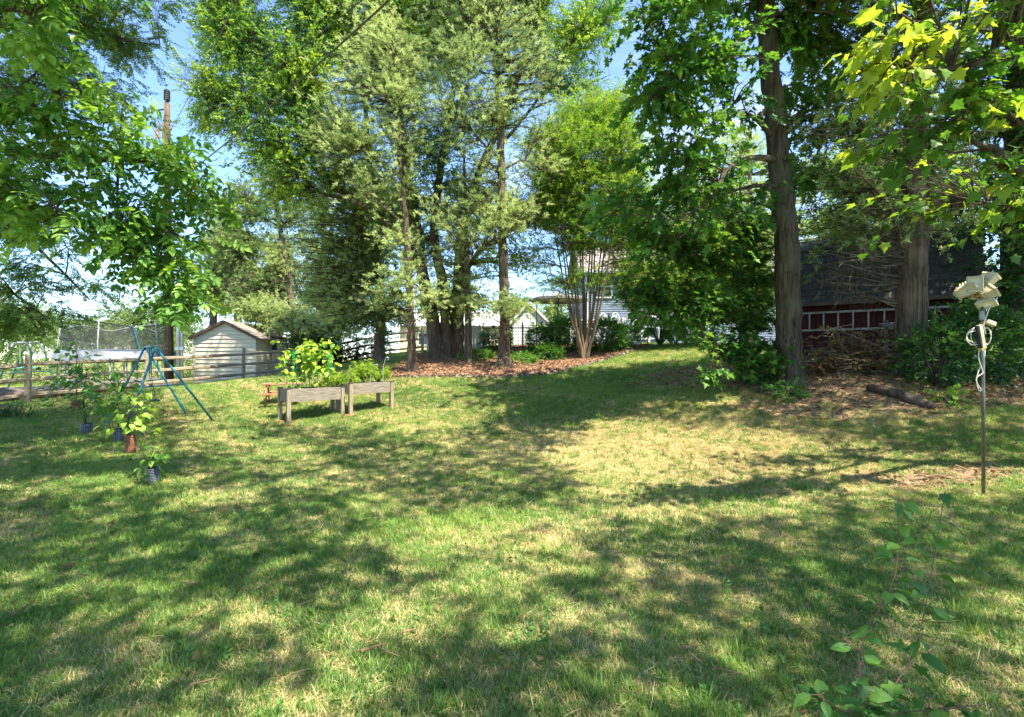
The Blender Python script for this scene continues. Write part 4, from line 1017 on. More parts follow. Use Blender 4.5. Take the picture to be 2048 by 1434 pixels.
# ------------------------------------------------------------------ house, garage and patio behind the trees
def house():
    Yh = 33; x0, x1 = (1172 - 1024) * .033, (1640 - 1024) * .033; zb = gz((x0 + x1) / 2, Yh) - .1
    root = empty('house', ((x0 + x1) / 2, Yh, zb), 'grey blue two storey house with pinkish shingled roof glimpsed behind the leaves', 'house')
    w = x1 - x0; ze = EYE + (717 - 541) * .033 - zb; dep = 8; n = 34; b = MB()
    for i in range(n):
        a, c = ze * i / n, ze * (i + 1) / n
        b.poly([(-w / 2, -.03, a), (w / 2, -.03, a), (w / 2, 0, c), (-w / 2, 0, c)])
    b.poly([(-w / 2, 0, 0), (-w / 2, 0, ze), (-w / 2, dep / 2, ze + 2.6), (-w / 2, dep, ze), (-w / 2, dep, 0)]); b.poly([(w / 2, 0, 0), (w / 2, dep, 0), (w / 2, dep, ze), (w / 2, dep / 2, ze + 2.6), (w / 2, 0, ze)]); b.poly([(-w / 2, dep, 0), (-w / 2, dep, ze), (w / 2, dep, ze), (w / 2, dep, 0)])
    b.build('siding', 'house_wall', root, kind='stuff')
    b = MB(); e = .45
    for i in range(16):
        t0, t1 = i / 16, (i + 1) / 16 + .01
        f = lambda t, l: Vector((l, -e + (dep / 2 + e) * t, ze - .1 + 2.85 * t))
        b.poly([f(t0, -w / 2 - e) + Vector((0, 0, .03)), f(t0, w / 2 + e) + Vector((0, 0, .03)), f(t1, w / 2 + e), f(t1, -w / 2 - e)])
    b.poly([(-w / 2 - e, dep / 2, ze + 2.75), (w / 2 + e, dep / 2, ze + 2.75), (w / 2 + e, dep + e, ze - .1), (-w / 2 - e, dep + e, ze - .1)])
    b.build('roof', 'house_roof', root)
    MB().box((0, -e, ze - .13), (w + 2 * e, .06, .2)).build('gutter', 'white_paint', root)
    for s in (-1, 1): MB().box((s * (w / 2 - .06), -.06, ze / 2), (.14, .05, ze)).build('corner_trim', 'white_paint', root)
    for px, py in ((1206, 573), (1262, 573), (1340, 573), (1420, 573), (1500, 573), (1215, 655), (1300, 655), (1400, 655), (1580, 600)):
        x = (px - 1024) * .033 - (x0 + x1) / 2; z = EYE + (717 - py) * .033 - zb
        wi = MB().box((x, -.07, z), (1.2, .06, 1.55)).build('window', 'white_paint', root)
        for s in (-1, 1): MB().box((x, -.105, z + s * .36), (1.0, .01, .62)).build('pane', 'pane', wi)
house()
def garage():
    Y = 30; xm = (1059 - 1024) * .03; hw = (1088 - 1022) * .03 / 2; zb = gz(xm, Y) - .2; ze = EYE + (717 - 640) * .03 - zb; zr = EYE + (717 - 606) * .03 - zb
    root = empty('white_gabled_shed', (xm, Y, zb), 'small white lapped gable end with steep roof seen past the tall cedar trunk', 'shed')
    top = lambda x: ze + (zr - ze) * (1 - abs(x) / hw)
    b = MB(); lapped(b, -hw, hw, 0, 0, top, 15); b.poly([(-hw, .02, 0), (hw, .02, 0), (hw, .02, ze), (0, .02, zr), (-hw, .02, ze)]); b.poly([(hw, 0, 0), (hw, 3, 0), (hw, 3, ze), (hw, 0, ze)]); b.poly([(-hw, 0, 0), (-hw, 0, ze), (-hw, 3, ze), (-hw, 3, 0)])
    b.build('siding', 'white_paint', root, kind='stuff')
    for s in (-1, 1):
        MB().bar((s * (hw + .2), -.12, ze - .2), (0, -.12, zr + .03), .06, .12).build('rake_board', 'white_paint', root)
        b = MB(); b.poly([(s * (hw + .2), -.15, ze - .12), (s * (hw + .2), 3.2, ze - .12), (0, 3.2, zr + .12), (0, -.15, zr + .12)]); b.build('roof', 'white_roof' if s < 0 else 'shingle_tan', root)
    MB().box((0, -.04, zr - .35), (.35, .04, .14)).build('vent', 'trim_brown', root)
    x0, x1, Y = (800 - 1024) * .034, (1012 - 1024) * .034, 34; xm = (x0 + x1) / 2; zb = gz(xm, Y) - .2; w = x1 - x0; zt = EYE + (717 - 652) * .034 - zb
    root = empty('low_building', (xm, Y, zb), 'low cream building with broad white metal roof behind the leaning trunks', 'building')
    MB().box((0, 2, zt / 2), (w, 4, zt)).build('wall', 'siding_cream', root)
    zt2 = EYE + (717 - 624) * .037 - zb
    for i in range(9):
        xa = -w / 2 - .2 + i * (w + .4) / 9; b = MB(); b.poly([(xa, -.3, zt), (xa + (w + .4) / 9 - .03, -.3, zt), (xa + (w + .4) / 9 - .03, 2.2, zt2), (xa, 2.2, zt2)]); b.poly([(xa, -.3, zt), (xa, 2.2, zt2), (xa, 2.2, zt2 - .05), (xa, -.3, zt - .05)]); b.build('roof_sheet', 'white_roof', root)
    for x in (-2, .4, 2.2): 
        wi = MB().box((x, -.03, zt * .55), (.8, .05, .9)).build('window', 'white_paint', root); MB().box((x, -.06, zt * .55), (.62, .01, .72)).build('pane', 'pane', wi)
garage()
def boardfence():
    xa, xb = 853, 962; root = empty('board_fence', grounded(905, 22), 'tall white board fence standing behind the leaning multi trunk tree', 'fence')
    n = 19
    for i in range(n):
        px = xa + (xb - xa) * (i + .5) / n; Y = 22.4 - .9 * i / n; c = grounded(px, Y); w = (xb - xa) / n / F * Y; zt = EYE + (717 - 652 + i * .1) * Y / F
        b = MB(); b.box((c.x, c.y + .02 * (i % 2), (c.z + zt) / 2), (w * .9, .03, zt - c.z + rnd.uniform(-.02, .02))); part(b, 'board', 'white_paint', root)
    for z in (.3, 1.0): part(MB().bar(grounded(xa, 22.5, z), grounded(xb, 21.6, z), .05, .08), 'crossrail', 'white_paint', root)
    root = empty('metal_fence', grounded(1010, 22.4), 'dark thin metal picket fence right of the white boards', 'fence')
    for k, (z0) in enumerate((.12, .98)): part(MB().bar(grounded(966, 22.4, z0), grounded(1100, 22.6, z0), .03, .04), 'rail', 'black', root)
    b = MB()
    for i in range(27): px = 967 + i * 5; b.bar(grounded(px, 22.4, 0), grounded(px, 22.4, 1.12), .016)
    part(b, 'picket', 'black', root, kind='stuff')
    for px in (966, 1045, 1100): part(MB().box(grounded(px, 22.4, .6), (.06, .06, 1.25)), 'post', 'black', root)
    o = MB().box((0, 0, 0), (.16, .03, .22), None, .01).build('hanging_bag', 'blue'); o.location = P(987, 656, 22.2); tag(o, 'small dark blue bag hanging on the metal picket fence', 'bag')
    c = grounded(995, 21.0); root = empty('potting_bench', c, 'low brown wooden bench before the metal picket fence behind the tall cedar', 'bench')
    zt = EYE + (717 - 677) * .021
    for k in range(3): part(MB().box((c.x, c.y - .18 + k * .18, zt), (1.35, .16, .04)), 'plank', 'red_wood', root)
    for s in (-1, 1):
        for t in (-1, 1): part(MB().box((c.x + s * .55, c.y + t * .2, (zt + c.z) / 2), (.08, .08, zt - c.z)), 'leg', 'trim_brown', root)
boardfence()
def patio():
    c = grounded(1112, 26.5); root = empty('patio_umbrella', c, 'wide grey brown patio umbrella open beyond the dark bushes', 'umbrella')
    zt = EYE + (717 - 584) * .0265; ze = EYE + (717 - 598) * .0265; r = 1.6; n = 8; cc = P(1118, 590, 26.5)
    b = MB(); pk = Vector((cc.x, cc.y, zt))
    for i in range(n):
        a0, a1 = 6.283 * i / n, 6.283 * (i + 1) / n; p0 = Vector((cc.x + r * math.cos(a0), cc.y + r * math.sin(a0), ze)); p1 = Vector((cc.x + r * math.cos(a1), cc.y + r * math.sin(a1), ze))
        b.poly([pk, p0, p1]); b.poly([p0, p0 - Vector((0, 0, .12)), p1 - Vector((0, 0, .12)), p1])
    part(b, 'canopy', 'umbrella', root); part(MB().tube([c, pk], .03, 8), 'pole', 'black', root)
    part(MB().tube([grounded(1073, 26.3), P(1073, 598, 26.3)], .02, 6), 'side_pole', 'black', root)
    for k in range(8): a0 = 6.283 * k / 8; part(MB().tube([pk - Vector((0, 0, .05)), (cc.x + r * math.cos(a0), cc.y + r * math.sin(a0), ze)], .012, 4), 'rib', 'black', root)
    root = empty('patio_railing', grounded(1215, 25.5), 'white patio railing with upright posts behind the round bushes', 'railing')
    for z in (.15, .95): part(MB().bar(grounded(1140, 25.5, z + .35), grounded(1300, 25.5, z + .35), .05, .07), 'rail', 'white_paint', root)
    for px in range(1142, 1302, 26): part(MB().box(grounded(px, 25.5, .75), (.10, .10, 1.3)), 'post', 'white_paint', root)
    b = MB()
    for px in range(1146, 1298, 5): b.bar(grounded(px, 25.5, .5), grounded(px, 25.5, 1.3), .03)
    part(b, 'picket', 'white_paint', root, kind='stuff')
    for i, (px, lab) in enumerate(((1208, 'left white patio chair with rounded back'), (1232, 'right white patio chair with rounded back'))):
        c = grounded(px, 24.6); root = empty('patio_chair', c, lab, 'chair', 'white patio chairs')
        part(MB().box(c + Vector((0, 0, 1.0)), (.5, .45, .05)), 'seat', 'white_paint', root)
        part(MB().tube([c + Vector((.23 * math.cos(a), .2, 1.05 + .55 * math.sin(a))) for a in np.linspace(0, 3.14, 9)], .025, 6), 'back_frame', 'white_paint', root)
        for k in range(4): part(MB().tube([c + Vector((-.15 + .1 * k, .2, 1.02)), c + Vector((-.15 + .1 * k, .2, 1.55))], .012, 5), 'back_slat', 'white_paint', root)
        for sx in (-1, 1):
            for sy in (-1, 1): part(MB().tube([c + Vector((sx * .2, sy * .2, 0)), c + Vector((sx * .2, sy * .2, 1.0))], .02, 6), 'leg', 'white_paint', root)
    c = grounded(1220, 24.0); o = empty('patio_table', c, 'small round teal table between the white patio chairs', 'table')
    part(MB().tube([c + Vector((0, 0, 1.28)), c + Vector((0, 0, 1.31))], .3, 16), 'table_top', 'teal', o); part(MB().tube([c, c + Vector((0, 0, 1.28))], .04, 8), 'pedestal', 'teal', o)
    c = grounded(1365, 23.4); root = empty('dark_garden_chair', c, 'low dark slatted garden chair at the top of the lawn', 'chair', rz=.5)
    for k in range(5): MB().box((-.22 + k * .11, .1, .55), (.08, .03, .7), Matrix.Rotation(-.35, 3, 'X')).build('back_slat', 'black', root)
    MB().box((0, -.2, .3), (.55, .5, .04)).build('seat', 'black', root)
    for s in (-1, 1):
        MB().box((s * .3, -.2, .5), (.1, .6, .03)).build('arm', 'black', root)
        for t in (-.4, .1): MB().box((s * .28, t, .2), (.05, .06, .55)).build('leg', 'black', root)
    c = grounded(1274, 21.6); root = empty('bird_bath', c, 'little pale mushroom shaped lantern at the edge of the mulch', 'garden lantern')
    part(MB().tube([c, c + Vector((0, 0, .22))], .05, 8), 'stem', 'stone', root); part(MB().tube([c + Vector((0, 0, .22)), c + Vector((0, 0, .26)), c + Vector((0, 0, .34))], [.2, .16, .03], 14), 'cap', 'white_roof', root)
patio()

# ------------------------------------------------------------------ lamp pole
def lamp_head(root, c, d, roll, w=.17, h=.13, l=.13):
    """flood light housing opening towards d"""
    d = Vector(d).normalized(); m3 = d.to_track_quat('Z', 'Y').to_matrix() @ Matrix.Rotation(roll, 3, 'Z')
    b = MB(); rings = [(-.62, .42), (-.35, .75), (.2, .92), (.5, 1.0)]
    w, h, l = w * .88, h * .88, l * .92
    for z, s in rings:
        for x, y in ((-1, -1), (1, -1), (1, 1), (-1, 1)): b.v.append(tuple(m3 @ Vector((x * w / 2 * s, y * h / 2 * s, z * l))))
    for i in range(3):
        for j in range(4): b.f.append((i * 4 + j, i * 4 + (j + 1) % 4, i * 4 + 4 + (j + 1) % 4, i * 4 + 4 + j))
    b.f.append((3, 2, 1, 0))
    for x, y, sx, sy in ((0, -1, 1.06, .12), (0, 1, 1.06, .12), (-1, 0, .10, 1.06), (1, 0, .10, 1.06)):
        b.box(m3 @ Vector((x * w / 2, y * h / 2, .5 * l)), (w * sx, h * sy, .02), m3)
    for k in range(-2, 3): b.box(m3 @ Vector((k * w * .16, 0, -.3 * l)), (.006, h * .95, l * .5), m3)
    b.v = [tuple(Vector(p) + c) for p in b.v]
    hd = part(b, 'lamp_head', 'ivory', root)
    g = MB().box((0, 0, 0), (w * .9, h * .9, .006), m3); g.v = [tuple(Vector(p) + c + d * .46 * l - root.location) for p in g.v]; g.build('lens', 'lens_glass', hd)
    k = MB().tube([c - d * .5 * l, c - d * .75 * l + Vector((0, .02, 0))], .018, 8); part(k, 'knuckle', 'ivory_dirty', root)
def lamppole():
    Y = 5.5; c = G(1967, 990); Y = c.y; s = Y / F
    root = empty('lamp_pole', c, 'tall thin metal pole with a cluster of ivory floodlights and a coiled cord', 'lamp pole')
    top = P(1964, 550, Y); 
    part(MB().tube([c - Vector((0, 0, .1)), c.lerp(top, .5) + Vector((.004, 0, 0)), top], .0165, 12), 'pole', 'pole_metal', root, smooth=True)
    Q = lambda px, py, dy=0: P(px, py, Y + dy)
    lamp_head(root, Q(1976, 560, .0), (.55, -.1, .8), .5, .15, .11, .13)
    lamp_head(root, Q(1952, 567, -.06), (-.75, -.62, -.15), 0, .14, .17, .13)
    lamp_head(root, Q(1936, 575, -.02), (-.5, -.5, -.65), .5, .19, .12, .12)
    lamp_head(root, Q(1928, 582, .08), (-.75, .25, -.5), .4, .16, .11, .12)
    lamp_head(root, Q(1973, 583, -.05), (.65, -.45, .5), .7, .20, .13, .12)
    lamp_head(root, Q(1956, 585, .05), (.1, .3, -.9), .2, .14, .12, .12)
    lamp_head(root, Q(1972, 603, -.03), (-.35, -.5, -.75), .45, .17, .12, .09)
    part(MB().box(Q(1977, 597, 0), (.07, .05, .05), None, .004), 'junction_box', 'ivory_dirty', root, bevel=.006)
    part(MB().box(Q(1980, 646, -.03), (.11, .06, .05), Matrix.Rotation(.35, 3, 'Y'), .003), 'sensor_box', 'ivory', root, bevel=.01)
    part(MB().tube([Q(1964, 622), Q(1964, 640)], .026, 10), 'tape_wrap', 'alu', root)
    part(MB().tube([Q(1964, 644), Q(1964, 652)], .021, 10), 'rusty_clamp', 'rust', root)
    tilt = Matrix.Rotation(-.17, 3, 'Y')
    part(MB().box(Q(1962, 674, -.05), (.045, .05, .27), tilt, .004), 'lamp_bar', 'ivory', root, bevel=.006)
    part(MB().box(Q(1957, 674, -.062), (.018, .05, .24), tilt, .002), 'lamp_slot', 'black', root)
    part(MB().box(Q(1964, 697, -.05), (.06, .05, .035), Matrix.Rotation(-.7, 3, 'Y'), .003), 'end_cap', 'ivory_dirty', root, bevel=.006)
    for k in range(6):
        b = MB(); cx, cyy = (1951 + rnd.uniform(-3, 5), 675 + rnd.uniform(-4, 4)) if k < 4 else (1973, 672); rx, ry = rnd.uniform(11, 17) * (1 if k < 4 else .6), rnd.uniform(12, 19)
        b.tube([Q(cx + rx * math.cos(a), cyy + ry * math.sin(a), -.02 + .03 * math.sin(a * 2 + k)) for a in np.linspace(0, 6.283, 22)], .0045, 6, cap=False)
        part(b, 'cord_coil', 'cord', root, smooth=True)
    part(MB().tube([Q(x, y, -.04) for x, y in ((1981, 600), (1980, 614), (1973, 632), (1967, 650), (1972, 668))], .0055, 6), 'cord', 'cord', root, smooth=True)
    b = MB(); pts = [(1961, 690), (1957, 712), (1961, 730), (1966, 745), (1957, 752), (1952, 758), (1955, 768), (1960, 776), (1962, 781), (1959, 782), (1956, 776), (1953, 762), (1957, 742), (1967, 722), (1970, 702), (1968, 690)]
    pp = smooth_path([(Q(x, y, -.035 + .004 * i), .005) for i, (x, y) in enumerate(pts)], 3); b.tube([p for p, r in pp], .005, 6); part(b, 'cord_loop', 'cord', root, smooth=True)
lamppole()

# ------------------------------------------------------------------ trees
def nodes_of(*sks):
    o = []
    for s in sks: o += dense(smooth_path(s, 3), .4)
    return o
# tall gum with the big bare trunk
def tall_gum():
    b = grounded(1582, 10.8, -.1)
    t = [(b, .29), (P(1580, 735, 10.8), .245), (P(1577, 650, 10.8), .235), (P(1574, 500, 10.8), .225), (P(1566, 400, 10.8), .215), (P(1555, 290, 10.8), .2), (P(1541, 150, 10.8), .18), (P(1530, 0, 10.8), .16), (P(1515, -250, 10.8), .12), (P(1510, -600, 10.8), .06)]
    root = tree('sweetgum_tree', b, 'tall straight tree with bare grey brown trunk and dark drooping star leaves', cat='tree')
    limb(t, root, 'trunk', 'bark_gum', 24, .02, True)
    l1 = skel((1532, 30, 10.8, .11), (1500, 60, 10.4, .10), (1460, 95, 10, .085), (1400, 135, 9.5, .06), (1330, 175, 9, .035), (1300, 200, 8.8, .02))
    l2 = skel((1552, 285, 10.8, .07), (1515, 240, 10.6, .05), (1480, 226, 10.3, .035), (1435, 238, 10, .02), (1380, 300, 9.6, .012))
    l3 = skel((1556, 320, 10.8, .08), (1500, 316, 10.3, .055), (1450, 345, 9.8, .04), (1420, 400, 9.4, .02), (1350, 440, 9.2, .012))
    l4 = skel((1562, 375, 10.8, .06), (1510, 372, 10.6, .04), (1440, 395, 10.5, .02), (1370, 470, 10.3, .012))
    l5 = skel((1525, -60, 10.8, .1), (1450, -40, 10, .07), (1360, 0, 9.4, .045), (1290, 60, 9, .02))
    l6 = skel((1530, 0, 10.8, .08), (1600, -60, 11, .05), (1680, -80, 11, .02))
    for l in (l1, l2, l3, l4, l5, l6): limb(l, root, 'limb', 'branch', 8)
    crown(root, nodes_of(l1, l2, l3, l4, l5, l6), [(1310, 40, 9, 100, 70, 1.2), (1440, 30, 9.6, 90, 60, 1.2), (1360, 130, 9.2, 100, 70, 1.1), (1460, 170, 9.6, 80, 60, 1), (1320, 200, 9, 44, 60, .8),
        (1330, 280, 9.4, 70, 70, 1), (1430, 290, 9.8, 90, 60, 1), (1490, 380, 10, 70, 60, .9), (1390, 380, 10, 90, 60, 1), (1330, 450, 10.2, 70, 50, 1), (1440, 460, 10, 80, 50, 1),
        (1620, 60, 11.3, 70, 60, 1, 1), (1650, 200, 11.5, 60, 80, 1, 1), (1640, 340, 11.6, 50, 60, 1, .8), (1700, 130, 11.8, 60, 70, 1, .8), (1240, 420, 10, 50, 50, .8, .8), (1260, 330, 9.8, 40, 60, .8, .8), (1270, 520, 10.6, 60, 30, .8, .8), (1500, -120, 10.5, 160, 100, 2), (1400, -200, 10, 200, 120, 2), (1700, -160, 10.5, 160, 120, 2), (1560, -400, 10.5, 300, 200, 2.5, .6)],
        'gum', 34, 1.0, tone=(.33, .25), gap=.7, leaf_off=.25, per=12)
    for (px, py, Y, r_) in ((1572, 560, 10.55, 12), (1585, 430, 10.55, 10), (1578, 745, 10.4, 16), (1608, 720, 10.3, 14)):
        pass
tall_gum()
def young_gum():
    b = grounded(1484, 11.6); t = [(b, .05), (P(1481, 690, 11.6), .045), (P(1480, 600, 11.6), .04), (P(1474, 520, 11.6), .035), (P(1484, 450, 11.6), .03), (P(1480, 380, 11.6), .02), (P(1478, 330, 11.6), .01)]
    root = tree('young_tree', b, 'slender young tree with layered star shaped leaves left of the big bare trunk', cat='tree')
    limb(t, root, 'trunk', 'bark_dark', 8)
    l1 = skel((1478, 560, 11.6, .025), (1430, 525, 11.2, .018), (1370, 510, 11, .012), (1330, 480, 10.8, .006)); l2 = skel((1480, 640, 11.6, .02), (1400, 615, 11.2, .014), (1300, 600, 10.8, .006)); l3 = skel((1481, 700, 11.6, .02), (1450, 720, 11, .012), (1425, 745, 10.6, .005))
    for l in (l1, l2, l3): limb(l, root, 'limb', 'branch', 6)
    crown(root, nodes_of(t, l1, l2, l3), [(1290, 612, 10.8, 70, 28, .6), (1370, 600, 10.8, 70, 30, .7), (1440, 590, 11, 60, 40, .7), (1330, 540, 11, 80, 30, .8), (1420, 520, 11.2, 80, 35, .8), (1240, 600, 10.8, 50, 18, .4),
        (1350, 640, 10.7, 60, 22, .5), (1420, 660, 10.8, 50, 26, .5), (1520, 660, 11.2, 50, 40, .6), (1500, 710, 11, 50, 30, .5), (1425, 748, 10.5, 40, 20, .35, 1.6), (1530, 590, 11.3, 40, 40, .6, .6), (1545, 715, 10.6, 36, 22, .4), (1560, 770, 10.2, 30, 10, .3), (1470, 430, 11.5, 60, 40, .7), (1350, 490, 11.2, 90, 30, .8), (1290, 560, 11, 70, 26, .7), (1400, 560, 11.3, 70, 30, .7), (1450, 490, 11.3, 60, 40, .7), (1530, 520, 11.4, 40, 50, .6), (1320, 640, 11, 60, 20, .5), (1460, 590, 11.2, 60, 40, .7), (1530, 620, 11.5, 40, 60, .6), (1450, 640, 11.8, 60, 30, .6), (1400, 600, 12, 80, 40, .7), (1540, 560, 11.8, 30, 60, .5), (1380, 660, 11.8, 50, 20, .5), (1510, 470, 12, 50, 40, .7), (1470, 690, 11, 60, 30, .6)],
        'gumleaf', 260, .92, tone=(.4, .25), gap=.8, leaf_off=.15, per=30, twl=.16, parts=220, minr=.005, horiz=.7, arch=.08)
young_gum()
def cedar_right():
    b = grounded(1820, 10.7, -.1)
    t = [(b, .38), (P(1820, 728, 10.7), .30), (P(1823, 650, 10.7), .27), (P(1826, 520, 10.7), .255), (P(1829, 420, 10.7), .24), (P(1834, 250, 10.7), .21), (P(1842, 60, 10.7), .18), (P(1846, -200, 10.7), .14), (P(1850, -500, 10.7), .07)]
    root = tree('cedar_tree', b, 'thick stringy barked conifer trunk standing before the dark shed roof', cat='tree')
    limb(t, root, 'trunk', 'bark_cedar', 28, .03, True)
    l1 = skel((1806, 500, 10.7, .06), (1790, 440, 10.5, .05), (1770, 400, 10.3, .04), (1700, 330, 10, .02)); l2 = skel((1838, 470, 10.7, .05), (1860, 420, 10.5, .04), (1900, 380, 10.3, .02)); l3 = skel((1835, 40, 10.7, .06), (1740, 30, 10.6, .035), (1600, 20, 10.4, .015)); l4 = skel((1830, 300, 10.7, .05), (1740, 260, 10.5, .03), (1620, 260, 10.4, .012))
    for l in (l1, l2, l3, l4): limb(l, root, 'limb', 'bark_cedar', 8)
    crown(root, nodes_of(t, l1, l2, l3, l4), [(1680, 470, 11.2, 80, 50, .9, .8), (1740, 420, 11, 70, 60, .9), (1640, 400, 11.3, 40, 40, .6, .6), (1700, 330, 11, 90, 60, .9), (1650, 40, 11, 90, 60, 1, .5), (1740, 80, 11, 80, 70, 1, .8), (1760, 200, 11, 90, 70, 1), (1900, 300, 11.2, 80, 80, 1),
        (1900, 440, 11.5, 60, 50, .8, .6), (1660, 250, 11, 80, 60, .8), (1880, 120, 11, 90, 80, 1), (1780, -140, 10.7, 220, 120, 2), (1840, -380, 10.7, 260, 160, 2.2)], 'cedard', 42, 1.0, tone=(.25, .2), gap=.8, per=10, dead=.12, arch=-.02)
    crown(root, nodes_of(t), [(1690, 520, 10.8, 90, 45, .6, 1), (1650, 560, 10.9, 50, 30, .4, 1), (1730, 480, 10.8, 60, 40, .5, 1)], 'cedard', 26, .6, dead=1.0, arch=-.1, per=6, crown_name='spray', twl=.3)
cedar_right()
def right_shade_tree():
    b = grounded(2032, 13, -.1); t = [(b, .36), (P(2027, 700, 13), .29), (P(2022, 600, 13), .25), (P(2026, 450, 13), .23), (P(2030, 250, 13), .2), (P(2036, 0, 13), .16), (P(2036, -300, 13), .1)]
    root = tree('shade_tree', b, 'pale mottled trunk at the far right edge under very dark leaves', cat='tree'); limb(t, root, 'trunk', 'bark_gum', 20, .02, True)
    l1 = skel((2026, 480, 13, .08), (1990, 430, 12.5, .05), (1930, 420, 12.2, .02)); l2 = skel((2030, 300, 13, .08), (2100, 250, 12.5, .04)); l3 = skel((2032, 100, 13, .08), (1960, 60, 12.5, .04), (1900, 40, 12, .02))
    for l in (l1, l2, l3): limb(l, root, 'limb', 'branch', 8)
    crown(root, nodes_of(t, l1, l2, l3), [(1930, 470, 12.6, 50, 30, .8, .7), (1990, 440, 12.4, 60, 50, 1), (1990, 540, 12.2, 60, 40, .9), (2050, 560, 12.2, 60, 60, 1), (2060, 460, 12.2, 60, 60, 1), (1960, 600, 12, 50, 40, .7), (2010, 640, 11.9, 50, 40, .7), (2040, 340, 12, 90, 70, 1), (1980, 200, 12.5, 90, 90, 1.2), (2080, 100, 12.5, 90, 100, 1.2), (2000, -100, 12.5, 160, 120, 2), (2150, 300, 12, 100, 200, 2)],
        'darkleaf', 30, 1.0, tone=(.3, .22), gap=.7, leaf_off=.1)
right_shade_tree()
def near_maple():
    b = Vector((7.6, 5.6, gz(7.6, 5.6) - .1)); t = [(b, .2), (Vector((7.4, 5.5, 2)), .15), (Vector((7.1, 5.2, 3.6)), .12), (Vector((6.8, 5, 5.4)), .08), (Vector((6.6, 4.8, 7)), .04)]
    root = tree('maple_tree', b, 'near maple reaching in from the upper right with sunlit yellow green lobed leaves', cat='tree'); limb(t, root, 'trunk', 'bark_gum', 14)
    l1 = skel((2260, 330, 5.4, .055), (2120, 335, 5.1, .05), (2040, 338, 4.9, .042), (2005, 330, 4.8, .036), (1996, 300, 4.8, .034), (1960, 290, 4.75, .026), (1938, 272, 4.7, .018), (1925, 230, 4.6, .008))
    l2 = skel((2240, 120, 5.2, .05), (2080, 100, 4.8, .04), (1940, 130, 4.5, .028), (1850, 140, 4.3, .018), (1770, 110, 4.2, .008)); l3 = skel((2040, 250, 4.8, .03), (1960, 180, 4.6, .02), (1900, 130, 4.5, .012)); l4 = skel((2200, 420, 6.3, .04), (2060, 420, 6.0, .02), (1950, 400, 5.7, .01))
    for l in (l1, l2, l3, l4): limb(l, root, 'limb', 'bark_gum', 8)
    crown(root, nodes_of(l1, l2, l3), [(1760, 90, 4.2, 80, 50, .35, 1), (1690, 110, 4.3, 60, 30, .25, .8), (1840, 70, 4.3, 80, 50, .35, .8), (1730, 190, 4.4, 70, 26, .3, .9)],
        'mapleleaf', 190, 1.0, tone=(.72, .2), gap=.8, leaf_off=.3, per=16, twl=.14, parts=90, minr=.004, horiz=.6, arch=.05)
    crown(root, nodes_of(l1, l2, l3, l4), [(1940, 90, 4.5, 90, 60, .5), (2030, 60, 4.6, 60, 60, .5), (1900, 180, 4.5, 90, 50, .5, .9), (2000, 200, 4.6, 70, 60, .5), 
        (1810, 240, 4.5, 90, 40, .4, .9), (1700, 290, 4.7, 70, 26, .3, .7), (1880, 310, 4.7, 90, 40, .5, .8), (1990, 300, 4.8, 70, 50, .5, .8), (1780, 360, 4.9, 90, 30, .4, .7), (1950, 400, 5, 90, 35, .5, .7), (2120, 100, 4.8, 100, 150, .8), (2180, 430, 6.2, 90, 100, .8, .7), (1700, 420, 6.4, 90, 40, .6), (1820, 430, 6.2, 90, 50, .6), (1930, 330, 6, 90, 50, .6), (1680, 330, 6.4, 70, 40, .6), (1760, 290, 6, 80, 40, .6), (1880, 250, 5.8, 80, 50, .6), (2000, 380, 6, 70, 50, .6), (1640, 250, 6.2, 40, 40, .4, .6), (1740, 500, 6.6, 70, 20, .4, .5), (1960, 470, 6.2, 80, 30, .5, .7), (1950, -120, 4.6, 260, 120, .9, .7), (1700, -90, 4.3, 90, 60, .5, .5)],
        'mapleleaf', 190, 1.0, tone=(.27, .22), gap=.8, leaf_off=.3, per=16, twl=.14, parts=190, minr=.004, horiz=.6, arch=.05)
near_maple()
